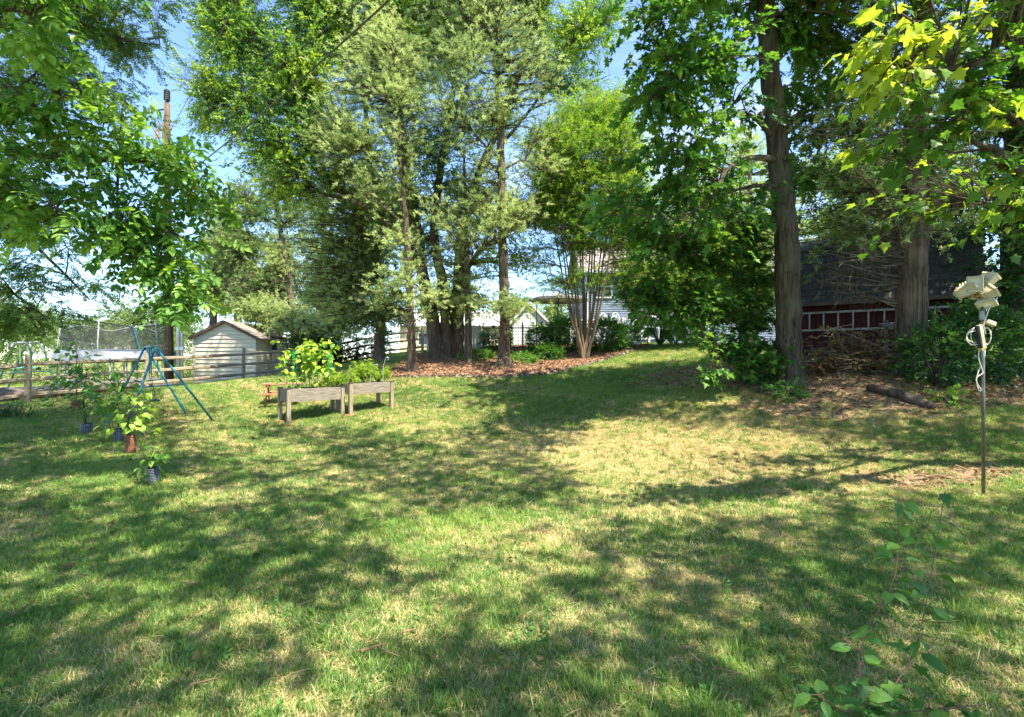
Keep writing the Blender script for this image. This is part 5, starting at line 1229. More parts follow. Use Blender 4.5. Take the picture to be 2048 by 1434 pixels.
def cedars_mid():
    G1 = 'conifers standing in and behind the mulch bed'
    def ced(base_px, Y, pts, blobs, label, src='cedar', dens=44, tone=(.6, .3), limbs=(), dead=.1, name='cedar_tree', n=16, grp=G1, gap=.8, bk='bark_cedar'):
        b = grounded(base_px, Y, -.08); t = [(b, pts[0][2] * 1.5)] + [(P(a, c, Y), r) for a, c, r in pts]
        root = tree(name, b, label, grp); limb(t, root, 'trunk', bk, n, .03, True); ls = [skel(*l) for l in limbs]
        for l in ls: limb(l, root, 'limb', bk, 7)
        crown(root, nodes_of(t[2:], *ls), blobs, src, dens, 1.0, tone=tone, gap=gap, per=10, dead=dead, arch=.05, branch_mat='branch')
    ced(1008, 17, [(1008, 712, .20), (1009, 650, .17), (1007, 550, .155), (1004, 400, .14), (1000, 250, .12), (992, 100, .10), (985, -60, .06), (980, -150, .03)],
        [(1000, 50, 17, 120, 70, 1.6), (925, 130, 16.6, 90, 70, 1.3), (1070, 140, 17, 80, 70, 1.2, .8), (895, 240, 16.5, 80, 55, 1.1), (1060, 230, 17, 70, 45, 1, .7), (960, 210, 16.4, 70, 50, 1), (1080, 330, 17, 60, 35, .9, .6), (950, 330, 16.4, 70, 40, 1, .8),
         (900, 410, 16.3, 60, 45, 1), (1000, 415, 16.1, 70, 40, .8, 1.1), (1070, 420, 17, 50, 30, .8, .5), (1000, 608, 16.2, 75, 28, .7, 1.3), (1000, 450, 16.2, 50, 22, .7), (930, 480, 16.6, 40, 25, .6, .6), (970, -80, 17, 200, 90, 2), (880, 30, 17, 80, 60, 1.2)],
        'tallest conifer with straight stringy trunk rising from the middle of the mulch bed', limbs=[((1003, 320, 17, .05), (960, 280, 16.5, .035), (915, 215, 16.3, .02)), ((1004, 340, 17, .05), (1050, 320, 17, .03), (1080, 340, 17, .015)), ((1006, 480, 17, .045), (960, 500, 16.8, .03), (925, 540, 16.6, .015)), ((1008, 620, 17, .03), (1050, 610, 16.6, .015)), ((1002, 260, 17, .05), (970, 215, 16.5, .035), (940, 200, 16, .02), (935, 120, 16, .01))])
    ced(824, 16.5, [(824, 700, .14), (822, 650, .125), (819, 560, .11), (812, 450, .10), (800, 300, .08), (790, 150, .05), (785, 20, .02)],
        [(790, 470, 16.4, 60, 40, .8), (770, 585, 15.9, 60, 28, .7, 1.2), (840, 600, 16, 50, 26, .6, 1.2), (735, 600, 16, 40, 26, .6), (800, 535, 16.2, 60, 30, .8), (760, 380, 16.6, 80, 55, 1), (710, 300, 16.8, 90, 60, 1.2), (800, 290, 16.6, 70, 50, 1), (760, 210, 16.8, 110, 60, 1.3), (690, 190, 17, 70, 60, 1.2), (770, 120, 17, 110, 60, 1.3), (840, 190, 16.8, 60, 60, 1), (660, 260, 17, 60, 50, 1), (730, 60, 17, 90, 50, 1.2, .8)],
        'conifer with slim straight trunk at the left tip of the mulch bed with hanging sprays', limbs=[((818, 560, 16.5, .03), (860, 590, 16, .015)), ((812, 450, 16.5, .04), (750, 400, 16.3, .02)), ((805, 350, 16.5, .04), (720, 300, 16.5, .02))])
    ced(937, 18, [(937, 700, .13), (936, 600, .12), (933, 500, .10), (930, 400, .07), (928, 300, .03)], [(925, 560, 17.6, 40, 30, .7), (930, 450, 17.8, 60, 50, .9, .8), (880, 520, 17.6, 40, 40, .7), (960, 380, 17.8, 60, 40, .9, .7), (935, 610, 17.3, 36, 20, .5)],
        'short slim conifer trunk between the leaning trunks and the tallest conifer', n=12)
    ced(758, 21, [(760, 680, .2), (762, 620, .18), (755, 500, .16), (740, 350, .12), (730, 200, .08), (728, 100, .03)], [(700, 440, 20, 80, 60, 1.3, 1.2), (640, 480, 20, 60, 60, 1.2, 1.1), (680, 540, 20, 80, 50, 1.2, 1.2), (760, 520, 20.4, 60, 50, 1, 1.1), (740, 620, 20, 70, 36, 1, 1.3), (660, 610, 19.6, 60, 40, 1, 1.2), (700, 360, 20.5, 80, 50, 1.2), (790, 420, 20.5, 60, 60, 1), (620, 560, 20, 40, 50, .9), (800, 640, 20.2, 50, 26, .8), (690, 660, 19.6, 30, 20, .7)],
        'broad dark conifer behind the rail fence with foliage down to the rails', src='cedard', tone=(.5, .3), dens=40)
    ced(592, 27.5, [(590, 660, .2), (583, 600, .18), (571, 520, .15), (560, 450, .12), (548, 370, .08), (540, 290, .04)], [(500, 400, 27.2, 60, 45, 1.2, .9), (555, 350, 27.7, 60, 40, 1, .7), (600, 420, 27.7, 50, 50, 1, .6), (480, 470, 26.7, 50, 50, 1.1), (530, 520, 27.2, 50, 40, 1, .7), (470, 560, 26.5, 60, 40, 1.1, 1.2), (620, 500, 27.7, 30, 40, .8, .6), (440, 480, 26.7, 40, 60, 1)],
        'open dark conifer with bent reddish trunk above the cream shed', src='cedard', dens=46, tone=(.35, .25), limbs=[((571, 520, 27.5, .06), (530, 490, 27.2, .03), (500, 500, 27, .015)), ((562, 455, 27.5, .06), (520, 430, 27.2, .03), (490, 400, 27, .015)), ((575, 540, 27.5, .05), (620, 520, 27.5, .02))])
    ced(530, 26.5, [(530, 700, .2), (530, 640, .15), (528, 600, .08)], [(500, 625, 26, 50, 24, 1, 1.6), (560, 620, 26, 60, 26, 1, 1.6), (610, 640, 25, 50, 26, 1, 1.6), (580, 665, 25.2, 40, 18, .8, 1.5), (470, 610, 26.4, 50, 30, 1, 1.4), (640, 660, 24.4, 30, 20, .8, 1.4)],
        'bushy yellowish conifer growing low over the cream shed roof', src='cedard', dens=38, tone=(.75, .2))
    ced(425, 28, [(425, 680, .2), (430, 560, .15), (432, 450, .08), (432, 400, .03)], [(430, 440, 28, 30, 40, 1), (425, 520, 28, 40, 50, 1.2, 1.2), (410, 600, 28, 50, 40, 1.2, 1.3), (460, 590, 28, 40, 50, 1.2, 1.2)],
        'narrow conifer behind the utility pole', src='cedard', dens=30, tone=(.45, .2))
    ced(650, 31, [(650, 640, .2), (648, 520, .16), (646, 400, .08), (646, 340, .03)], [(650, 400, 31, 50, 50, 1.4), (640, 470, 31, 60, 50, 1.5), (660, 550, 30.5, 70, 40, 1.5), (640, 620, 30.5, 80, 30, 1.4)],
        'tall hazy conifer in the gap left of the broad dark conifer', src='cedard', dens=24, tone=(.35, .2))
    ced(475, 32, [(475, 640, .2), (474, 520, .16), (474, 430, .08), (474, 370, .03)], [(470, 430, 32, 50, 50, 1.4), (460, 500, 32, 60, 50, 1.5), (490, 570, 31.5, 70, 40, 1.5), (450, 630, 31.5, 60, 24, 1.4)],
        'dark conifer standing straight behind the cream shed ridge', src='cedard', dens=26, tone=(.25, .2))
    ced(560, 34, [(560, 640, .2), (560, 500, .12), (560, 440, .04)], [(560, 500, 34, 60, 50, 1.5), (570, 580, 34, 80, 40, 1.6), (550, 640, 34, 80, 24, 1.5)],
        'farthest dim conifer between the two dark ones above the shed', src='cedard', dens=24, tone=(.4, .2))
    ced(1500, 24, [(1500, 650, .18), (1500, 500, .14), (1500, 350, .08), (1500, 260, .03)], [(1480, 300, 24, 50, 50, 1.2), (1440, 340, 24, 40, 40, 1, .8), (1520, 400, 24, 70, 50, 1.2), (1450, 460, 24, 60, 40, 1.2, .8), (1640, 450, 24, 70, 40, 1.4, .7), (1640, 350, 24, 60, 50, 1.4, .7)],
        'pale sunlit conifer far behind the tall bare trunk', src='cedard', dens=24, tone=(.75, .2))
cedars_mid()
def leaning_tree():
    Y = 19; b = grounded(886, Y, -.1); root = tree('leaning_tree', b, 'large multi trunk tree with dark leaning stems and high bright green crown', cat='tree')
    t1 = [(b + Vector((-.12, 0, 0)), .42)] + skel((868, 650, Y, .26), (848, 560, Y, .22), (838, 480, Y, .20), (822, 400, Y, .17), (812, 330, Y, .15), (795, 200, Y, .11), (775, 60, Y, .07), (760, -80, Y, .03))
    t2 = [(b + Vector((.1, 0, 0)), .4)] + skel((893, 650, Y, .22), (884, 560, Y, .19), (868, 470, Y, .16), (880, 350, Y, .13), (905, 200, Y, .09), (915, 0, Y, .05))
    t3 = [(b + Vector((.35, .2, 0)), .36)] + skel((915, 640, 19.3, .25), (918, 540, 19.4, .22), (925, 450, 19.5, .18), (960, 340, 19.6, .14), (1020, 200, 19.8, .1), (1060, 60, 20, .05))
    ls = [skel((846, 545, Y, .14), (800, 470, 18.8, .12), (738, 418, 18.6, .11), (697, 396, 18.5, .10), (660, 362, 18.4, .085), (640, 320, 18.3, .07), (610, 240, 18.2, .05), (570, 150, 18, .03)),
          skel((697, 396, 18.5, .06), (640, 385, 18.2, .05), (590, 330, 18, .035), (540, 240, 17.9, .02)), skel((640, 320, 18.3, .05), (560, 260, 18, .03), (470, 230, 17.8, .02), (420, 210, 17.6, .01)),
          skel((905, 590, 19.2, .11), (960, 500, 19.2, .09), (1010, 470, 19.2, .07), (1080, 420, 19.3, .05), (1130, 370, 19.4, .02)), skel((960, 340, 19.6, .08), (1060, 220, 19.5, .06), (1120, 130, 19.5, .04), (1190, 60, 19.4, .02)),
          skel((610, 240, 18.2, .04), (520, 140, 18, .025), (460, 70, 17.8, .012)), skel((795, 200, Y, .06), (700, 100, 18.6, .04), (620, 20, 18.4, .02)), skel((1060, 220, 19.5, .05), (1150, 180, 19.4, .03), (1220, 150, 19.3, .012))]
    for t in (t1, t2, t3): limb(t, root, 'trunk', 'bark_dark', 16, .03)
    for l in ls: limb(l, root, 'limb', 'bark_dark', 8)
    crown(root, nodes_of(t1[3:], t2[3:], t3[3:], *ls), [(470, 50, 17.8, 80, 55, 1.4), (420, 100, 17.6, 50, 35, 1), (440, 180, 17.7, 60, 45, 1.1), (375, 150, 17.5, 34, 28, .7), (400, 240, 17.7, 45, 28, .8, .8), (490, 260, 17.9, 70, 35, 1.1, .9), (550, 100, 18, 90, 60, 1.4), (560, 190, 18, 80, 50, 1.3), (640, 60, 18.4, 80, 60, 1.4), (640, 160, 18.3, 80, 50, 1.3),
        (580, 300, 18.1, 70, 35, 1.1), (640, 260, 18.3, 70, 45, 1.2), (530, 340, 18.1, 60, 24, .9, .7), (720, 40, 18.6, 80, 60, 1.4), (800, 50, 19, 80, 60, 1.4), (860, 120, 19, 60, 60, 1.3, .7), (880, 30, 19.2, 70, 50, 1.4), (620, 370, 18.4, 60, 26, 1, .8), (700, 350, 18.7, 60, 34, 1, .7), (560, 400, 18.2, 60, 22, .9, .6),
        (1090, 60, 19.8, 60, 60, 1.3, .8), (1160, 80, 19.5, 50, 50, 1.2, .7), (1190, 30, 19.5, 50, 40, 1.2, .8), (1110, 150, 19.5, 50, 40, 1.1, .8), (1160, 180, 19.4, 40, 26, .9, .8), (960, 250, 19.6, 50, 40, 1, .6), (1050, 430, 19.3, 60, 45, 1, .8), (1120, 400, 19.3, 50, 40, 1, .8), (1010, 530, 19.3, 60, 30, 1, .7), (880, 620, 19.4, 60, 24, .8, .7), (950, 600, 19.5, 60, 24, .8, .6),
        (850, 300, 19.4, 60, 50, 1.2, .8), (880, 400, 19.6, 60, 50, 1.2, .8), (800, 420, 19.6, 50, 50, 1.2, .7), (860, 500, 19.8, 50, 40, 1, .7), (980, 420, 19.8, 60, 50, 1.2, .7), (600, -90, 18.3, 250, 90, 2), (900, -100, 19.3, 260, 90, 2), (480, -60, 17.8, 100, 60, 1.4)],
        'tulip', 36, 1.0, tone=(.5, .28), gap=.6, per=10, twl=.5, branch_mat='branch')
leaning_tree()
def crape():
    Y = 18.6; b = grounded(1168, Y, -.05); root = tree('crape_myrtle', b, 'vase shaped smooth barked small tree with many upright stems and fine bright leaves', cat='tree'); sk = []
    for i in range(13):
        s = i / 12 * 2 - 1; f = rnd.uniform(-.5, .5)
        p = [(b + Vector((s * .08, f * .1, 0)), .085)] + [(P(1168 + s * k[0] + rnd.gauss(0, 2), k[1], Y + f * k[2]), k[3]) for k in ((9, 700, .3, .062), (22, 655, .8, .045), (36, 590, 1.4, .034), (52, 500, 2.0, .026), (66, 400, 2.4, .018), (84, 280, 2.8, .008))]
        sk.append(p); limb(p, root, 'stem', 'bark_crape', 8)
    crown(root, nodes_of(*[s[3:] for s in sk]), [(1090, 300, 18.7, 50, 50, 1.1), (1180, 470, 18.5, 90, 40, 1.3, .6), (1290, 470, 18.7, 40, 50, 1.1, .8), (1260, 540, 18.6, 40, 26, 1, .6), (1160, 560, 18.5, 60, 22, 1, .5), (1180, 220, 18.6, 70, 40, 1.2), (1130, 270, 18.4, 60, 45, 1.1), (1230, 270, 18.5, 60, 40, 1.1), (1180, 300, 18, 80, 50, 1.2), (1120, 350, 18.3, 60, 45, 1.1), (1200, 370, 18, 80, 45, 1.2), (1270, 340, 18.5, 50, 50, 1.1), (1290, 420, 18.6, 40, 40, 1), (1130, 430, 18.5, 60, 40, 1, .7), (1210, 440, 18.3, 60, 36, 1, .7), (1250, 490, 18.6, 50, 26, .9, .6), (1150, 500, 18.6, 50, 30, 1, .45), (1090, 400, 18.6, 40, 50, .9, .6), (1060, 520, 18.8, 40, 30, .8, .4), (1110, 570, 18.4, 50, 20, .8, .4), (1240, 200, 18.8, 36, 30, .8)],
        'crape', 60, 1.0, tone=(.6, .25), gap=.6, per=12, twl=.3, branch_mat='bark_crape')
crape()
# near ash reaching in from the left, and the fine leaved tree behind it
def left_trees():
    b = Vector((-8.6, 4.6, gz(-8.6, 4.6) - .1)); root = tree('ash_tree', b, 'near tree reaching in from the left edge with sprays of pointed compound leaves', cat='tree')
    t = [(b, .22), (Vector((-8.5, 4.7, 2)), .18), (Vector((-8.3, 5, 4)), .14), (Vector((-8, 5.2, 6.5)), .08), (Vector((-7.9, 5.3, 8)), .03)]; limb(t, root, 'trunk', 'bark_gum', 14)
    ls = [skel((-400, 420, 5.6, .08), (-150, 390, 5.6, .06), (0, 398, 5.6, .045), (60, 412, 5.6, .038), (140, 440, 5.7, .03), (235, 450, 5.8, .022), (300, 490, 5.9, .012), (350, 560, 6, .005)), skel((60, 412, 5.6, .02), (115, 418, 5.5, .014), (135, 445, 5.4, .012), (130, 470, 5.4, .005)),
          skel((-450, 300, 5.6, .07), (-200, 220, 5.6, .05), (0, 170, 5.5, .03), (90, 230, 5.5, .02), (200, 280, 5.6, .008)), skel((-400, 150, 5.4, .06), (-150, 60, 5.2, .04), (0, 20, 5.1, .02), (60, 30, 5, .008)), skel((235, 450, 5.8, .015), (235, 380, 5.8, .012), (245, 200, 5.8, .004)), skel((0, 300, 5.5, .03), (150, 320, 5.6, .02), (330, 330, 5.9, .01), (430, 400, 6.1, .004))]
    for l in ls: limb(l, root, 'limb', 'branch', 8)
    crown(root, nodes_of(*ls), [(30, 60, 5, 60, 60, .6), (90, 90, 5.1, 50, 50, .5, .8), (40, 170, 5.2, 60, 50, .6), (110, 190, 5.3, 40, 40, .4), (60, 270, 5.4, 70, 50, .6), (150, 270, 5.5, 70, 50, .5), (230, 260, 5.7, 50, 50, .5, .8), (240, 200, 5.8, 30, 30, .3, .6), (120, 350, 5.5, 90, 50, .6), (230, 340, 5.7, 80, 40, .5), (310, 330, 5.9, 60, 40, .5), (370, 370, 6, 50, 36, .5, .9), (30, 380, 5.5, 70, 50, .6), (200, 420, 5.8, 80, 36, .5), (300, 430, 5.9, 80, 40, .5), (380, 440, 6, 40, 50, .4, .9), (280, 510, 5.9, 70, 40, .5), (350, 560, 6, 60, 36, .5), (400, 600, 6.1, 50, 18, .3, .8), (330, 620, 6, 60, 20, .3, .6), (180, 490, 5.8, 60, 20, .4, .6), (60, 440, 5.5, 60, 20, .4, .6), (400, 350, 6, 50, 36, .5), (340, 260, 5.9, 50, 26, .4, .7), (300, 300, 5.8, 60, 40, .5), (410, 410, 6.1, 44, 30, .4), (330, 480, 6, 60, 40, .5), (270, 570, 5.9, 60, 26, .4), (400, 520, 6.1, 50, 30, .4, .8), (250, 480, 5.8, 60, 40, .5), (330, 400, 5.9, 60, 40, .5), (-120, 250, 5.4, 120, 200, 1, .7), (100, -90, 5.2, 260, 80, .9, .5)],
        'ashleaf', 80, 1.0, tone=(.5, .35), gap=.85, leaf_off=.25, per=14, twl=.17, parts=280, minr=.005, horiz=.6, arch=.06)
    b = Vector((-11.5, 8.5, gz(-11.5, 8.5) - .1)); root = tree('fine_leaved_tree', b, 'feathery small leaved tree behind the near leaves at the left edge', cat='tree')
    t = [(b, .26), (Vector((-11.4, 8.6, 3)), .2), (Vector((-11, 8.8, 6)), .14), (Vector((-10.6, 9, 9)), .08), (Vector((-10.2, 9, 11)), .03)]; limb(t, root, 'trunk', 'bark_dark', 12)
    ls = [skel((-200, 380, 8.8, .06), (0, 440, 8.8, .04), (100, 520, 8.9, .025), (180, 600, 9, .01)), skel((-250, 100, 8.8, .08), (-50, 60, 8.8, .05), (120, 60, 8.9, .035), (240, 80, 9, .02), (320, 90, 9.1, .006)), skel((-150, 250, 8.8, .05), (60, 200, 8.8, .03), (200, 200, 9, .015), (260, 260, 9, .005)), skel((-200, 500, 8.8, .05), (-20, 560, 8.8, .03), (100, 640, 8.9, .01))]
    for l in ls: limb(l, root, 'limb', 'branch', 8)
    crown(root, nodes_of(*ls), [(130, 30, 8.8, 80, 40, .8), (210, 70, 8.9, 60, 36, .7), (270, 70, 9.1, 50, 16, .5, .9), (140, 110, 8.8, 70, 40, .8), (200, 150, 9, 60, 36, .6), (240, 220, 9, 40, 30, .5, .8), (60, 130, 8.8, 80, 60, .9), (40, 440, 8.8, 70, 40, .8), (60, 540, 8.8, 80, 45, .9), (150, 560, 8.9, 60, 24, .6, .6), (20, 600, 8.7, 50, 50, .8), (130, 610, 8.9, 50, 18, .5, .6), (110, 490, 8.8, 60, 26, .6, .8), (40, 660, 8.7, 60, 40, .7, .9), (-80, 300, 8.6, 120, 200, 1.2), (100, -80, 8.8, 220, 70, 1.2, .8), (30, 320, 8.8, 60, 60, .7)],
        'locust', 60, 1.0, tone=(.5, .25), gap=.8, leaf_off=.2, per=12, twl=.28, minr=.004)
left_trees()
def back_trees():
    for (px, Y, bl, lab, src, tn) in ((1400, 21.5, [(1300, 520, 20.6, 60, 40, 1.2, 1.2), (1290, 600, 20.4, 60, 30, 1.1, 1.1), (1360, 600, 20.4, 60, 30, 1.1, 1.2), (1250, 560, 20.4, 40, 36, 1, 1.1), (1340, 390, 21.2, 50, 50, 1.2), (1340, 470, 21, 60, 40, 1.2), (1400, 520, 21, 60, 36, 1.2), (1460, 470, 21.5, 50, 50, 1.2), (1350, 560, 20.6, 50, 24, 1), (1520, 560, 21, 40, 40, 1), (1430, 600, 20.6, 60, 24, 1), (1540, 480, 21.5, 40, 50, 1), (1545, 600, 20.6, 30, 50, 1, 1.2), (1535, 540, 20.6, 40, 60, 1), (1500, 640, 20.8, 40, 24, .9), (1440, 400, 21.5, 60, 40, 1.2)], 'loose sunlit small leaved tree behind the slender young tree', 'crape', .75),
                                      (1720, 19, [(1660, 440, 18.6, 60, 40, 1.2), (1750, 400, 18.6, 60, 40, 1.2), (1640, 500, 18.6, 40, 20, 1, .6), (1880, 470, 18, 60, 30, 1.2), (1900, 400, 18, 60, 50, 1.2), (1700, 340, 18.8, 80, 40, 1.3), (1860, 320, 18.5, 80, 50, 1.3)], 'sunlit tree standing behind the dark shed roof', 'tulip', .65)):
        b = grounded(px, Y, -.1); t = [(b, .14), (P(px + 6, 600, Y), .11), (P(px, 480, Y), .08), (P(px + 5, 380, Y), .03)]; root = tree('small_leaved_tree', b, lab); limb(t, root, 'trunk', 'bark_dark', 8)
        crown(root, nodes_of(t[1:]), bl, src, 40, 1.0, tone=(tn, .25), gap=.7, per=11, twl=.4)
back_trees()
def far_trees():
    i = 0
    for (px, Y, ptop, rx, lab) in ((40, 42, 600, 70, 'bushy pale green far tree at the left edge beyond the play frame'), (130, 50, 628, 60, 'low rounded far tree left of the trampoline'), (205, 46, 632, 50, 'far tree showing right above the trampoline net'), (270, 38, 600, 60, 'taller far tree left of the utility pole'), (350, 40, 560, 60, 'far tree directly behind the utility pole'),
            (640, 48, 560, 90, 'dim far tree behind the broad dark conifer'), (880, 46, 560, 90, 'far tree behind the leaning trunks'), (1030, 50, 585, 80, 'far tree above the white metal roof'), (1120, 44, 590, 50, 'far tree behind the patio umbrella'), (1700, 40, 470, 140, 'broad far tree rising over the dark shed roof'), (1900, 32, 480, 90, 'yellowish far tree right of the stringy bark trunk'), (-80, 40, 560, 120, 'far tree beyond the left edge'), (2120, 34, 450, 120, 'far tree beyond the right edge')):
        b = grounded(px, Y, -.1); h = (717 - ptop) / F * Y + EYE - b.z; root = tree('far_tree', b, lab, 'trees far beyond the yard')
        t = [(b, .25), (b + Vector((0, 0, h * .5)), .18), (b + Vector((.2, 0, h * .9)), .05)]; limb(t, root, 'trunk', 'bark_dark', 8)
        bl = []
        for k in range(7):
            pyc = ptop + (690 - ptop) * (.22 + .13 * k * .9); bl.append((px + rnd.uniform(-.55, .55) * rx, pyc, Y + rnd.uniform(-1, 1), rx * rnd.uniform(.45, .65), max(14, (690 - ptop) * .2), rx / F * Y * .5))
        crown(root, nodes_of(t), bl, 'far', 9, 1.0, tone=(rnd.uniform(.35, .7), .2), gap=.7, per=9, twl=.7, minr=.01)
far_trees()

# ------------------------------------------------------------------ shrubs and ground plants
def shrub(name, px, Y, rx, ry, rd, label, src='bushleaf', n=500, tone=(.35, .2), cat='shrub', group=None, scale=1.0, lift=.75, stems=9):
    c = grounded(px, Y); root = tree(name, c, label, group, cat); ex, ez = rx / F * Y, ry / F * Y; b = MB(); pts = []; ds = []; tn = []
    for k in range(stems):
        a = rnd.uniform(0, 6.28); tip = Vector((math.cos(a) * ex * .7 * rnd.random(), math.sin(a) * rd * .7 * rnd.random(), ez * rnd.uniform(1, 1.8)))
        b.tube([(0, 0, -.03), tip * .5 + rv(.03), tip], [.018, .012, .005], 4)
    b.build('stem', 'branch', root, kind='stuff')
    for k in range(n):
        v = rv(1).normalized() * rnd.uniform(.45, 1) ** .5 * (1 + .18 * math.sin(k * .37)); p = Vector((v.x * ex, v.y * rd, ez + v.z * ez * lift / .75))
        if p.z < .02: p.z = rnd.uniform(.02, .1)
        pts.append(tuple(p)); ds.append(v + rv(.4) + Vector((0, 0, .2))); tn.append(min(.95, max(0, rnd.gauss(*tone))))
    scatter_obj('foliage', pts, ds, [scale * rnd.uniform(.7, 1.2) for _ in pts], tn, src, root)
    return root
shrub('round_bush', 1210, 20.6, 42, 33, .8, 'large dark rounded bush right of the vase shaped tree', n=1100, tone=(.2, .15))
shrub('round_bush', 1130, 20.8, 40, 34, .8, 'large dark rounded bush left of the vase shaped tree stems', n=1000, tone=(.25, .15))
shrub('round_bush', 1080, 20.2, 26, 28, .6, 'smaller dark bush beside the tallest conifer', n=600, tone=(.3, .2))
shrub('round_bush', 1098, 18.6, 22, 14, .4, 'low dark bush at the front of the mulch bed', n=350, tone=(.25, .15))
shrub('low_plant', 955, 18.4, 28, 9, .4, 'low green plants left of the tallest conifer base', n=260, tone=(.5, .2), src='bushleaf', cat='plant')
shrub('low_plant', 1040, 17.8, 34, 7, .4, 'low green ground plants right of the tallest conifer base', n=260, tone=(.5, .2), cat='plant')
shrub('low_plant', 900, 19.6, 36, 7, .5, 'low green plants behind the leaning trunk base', n=260, tone=(.4, .2), cat='plant')
shrub('leafy_shrub', 978, 21.6, 16, 22, .5, 'dark leafy shrub growing around the low brown bench', n=240, tone=(.3, .2))
shrub('flower_shrub', 1252, 22.3, 26, 22, .6, 'small yellow green shrub at the edge of the mulch right of the dark bushes', n=420, tone=(.8, .15))
shrub('low_plant', 1400, 22.0, 22, 16, .5, 'sparse light green plant at the top of the lawn beside the garden chair', n=120, tone=(.6, .2), cat='plant')
shrub('leafy_shrub', 1390, 24, 30, 34, .7, 'thin stemmed leafy shrub against the bright patio', n=260, tone=(.3, .2), stems=22)
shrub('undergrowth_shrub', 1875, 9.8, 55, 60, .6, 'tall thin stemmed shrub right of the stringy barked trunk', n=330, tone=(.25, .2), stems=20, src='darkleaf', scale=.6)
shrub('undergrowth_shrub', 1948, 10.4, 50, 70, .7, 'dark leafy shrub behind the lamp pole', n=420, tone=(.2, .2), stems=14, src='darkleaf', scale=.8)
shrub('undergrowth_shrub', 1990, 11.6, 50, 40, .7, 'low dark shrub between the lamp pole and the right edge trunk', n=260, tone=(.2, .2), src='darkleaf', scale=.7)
shrub('undergrowth_shrub', 1575, 9.9, 20, 12, .25, 'little leafy sprouts at the foot of the tall bare trunk', n=60, tone=(.5, .2), src='darkleaf', scale=.6, stems=4)
shrub('undergrowth_shrub', 1900, 8.7, 18, 10, .2, 'bright low sprout on the leaf litter in front of the shrubs', n=40, tone=(.9, .1), src='bushleaf', scale=.8, stems=4)
shrub('undergrowth_shrub', 1530, 11.2, 34, 34, .5, 'leafy green shrub just left of the tall bare trunk base', n=150, tone=(.4, .2), src='gum', scale=.8, stems=6)
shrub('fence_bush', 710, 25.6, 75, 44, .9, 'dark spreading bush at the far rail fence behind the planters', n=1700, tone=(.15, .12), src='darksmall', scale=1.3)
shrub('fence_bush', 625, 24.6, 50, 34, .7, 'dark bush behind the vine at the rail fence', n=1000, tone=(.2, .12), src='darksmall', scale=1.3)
o = shrub('ornamental_grass', 12, 11.4, 50, 12, .6, 'clump of arching ornamental grass at the left edge before the fence', n=1, cat='grass clump', stems=1)
b = MB()
for k in range(170):
    a = rnd.uniform(0, 6.28); l = rnd.uniform(.25, .6); p = Vector((rnd.gauss(0, .3), rnd.gauss(0, .2), 0)); d = Vector((math.cos(a), math.sin(a), 0)) * l; s = Vector((-math.sin(a), math.cos(a), 0)) * .006
    b.poly([p - s, p + s, p + d * .5 + s + Vector((0, 0, l * .55)), p + d * .5 - s + Vector((0, 0, l * .55))]); b.poly([p + d * .5 - s + Vector((0, 0, l * .55)), p + d * .5 + s + Vector((0, 0, l * .55)), p + d + Vector((0, 0, l * .3))])
b.build('blades', 'leaf_weed', o, kind='stuff')
for i, (px, Y, rx, ry, lab) in enumerate(((-20, 25, 60, 40, 'leftmost pale green hedge bush behind the play frame'), (70, 27, 60, 36, 'pale hedge bush between the play frame and the trampoline'), (160, 28, 55, 38, 'pale hedge bush seen through the left part of the net'), (250, 28, 60, 40, 'pale hedge bush seen through the right part of the net'), (330, 27, 50, 46, 'pale hedge bush behind the utility pole foot'), (395, 31, 50, 50, 'pale bush rising behind the cream shed roof'))):
    shrub('hedge_bush', px, Y, rx, ry, 1.0, lab, src='far', n=420, tone=(.5, .25), cat='bush', group='pale bushes beyond the fence', scale=.55, lift=.85)
# elephant ears
def bigleaf():
    c = grounded(1320, 22.6); root = empty('elephant_ear_plant', c, 'bright clump of huge drooping leaves at the top of the lawn behind the young tree', 'plant'); source('earleaf', [leaf_mesh('big', .62, 'leaf_weed', b_) for b_ in (.2, .5)]); it = []; b = MB()
    for k in range(46):
        a = rnd.uniform(0, 6.28); r = rnd.uniform(.1, 1.0); h = rnd.uniform(.7, 1.9) - .4 * r; p = c + Vector((math.cos(a) * r * 1.1, math.sin(a) * r * .6, h)); b.tube([c + (p - c) * .05, c.lerp(p, .6) + Vector((0, 0, .2)), p], .015, 4); it.append((p, Vector((math.cos(a), math.sin(a) - .5, -.5)) + rv(.3), rnd.uniform(.7, 1.1), rnd.uniform(.3, .95)))
    part(b, 'stem', 'stem_green', root, kind='stuff'); leaf_objects(it, 'earleaf', root, 60)
bigleaf()
for i, (px, py, Y, m_) in enumerate(((1236, 652, 22.5, 'flower_red'), (1243, 655, 22.3, 'flower_red'), (1247, 650, 22.6, 'flower_red'), (1230, 650, 22.4, 'flower_yellow'), (1262, 662, 22.2, 'flower_red'))):
    c = P(px, py, Y); g = Vector((c.x, c.y, gz(c.x, c.y))); root = empty('garden_flower', g, ['leftmost red garden flower above the yellow green shrub', 'lowest red garden flower of the trio', 'topmost red garden flower of the trio', 'yellow garden flower left of the red ones', 'red garden flower nearest the big drooping leaves'][i], 'flower', 'garden flowers by the patio')
    b = MB()
    for k in range(6): a = k * 1.047; b.poly([c, c + Vector((.07 * math.cos(a - .4), -.02, .07 * math.sin(a - .4))), c + Vector((.11 * math.cos(a), -.03, .11 * math.sin(a))), c + Vector((.07 * math.cos(a + .4), -.02, .07 * math.sin(a + .4)))])
    part(b, 'petals', m_, root); part(MB().tube([g, c], .01, 4), 'stem', 'stem_green', root)

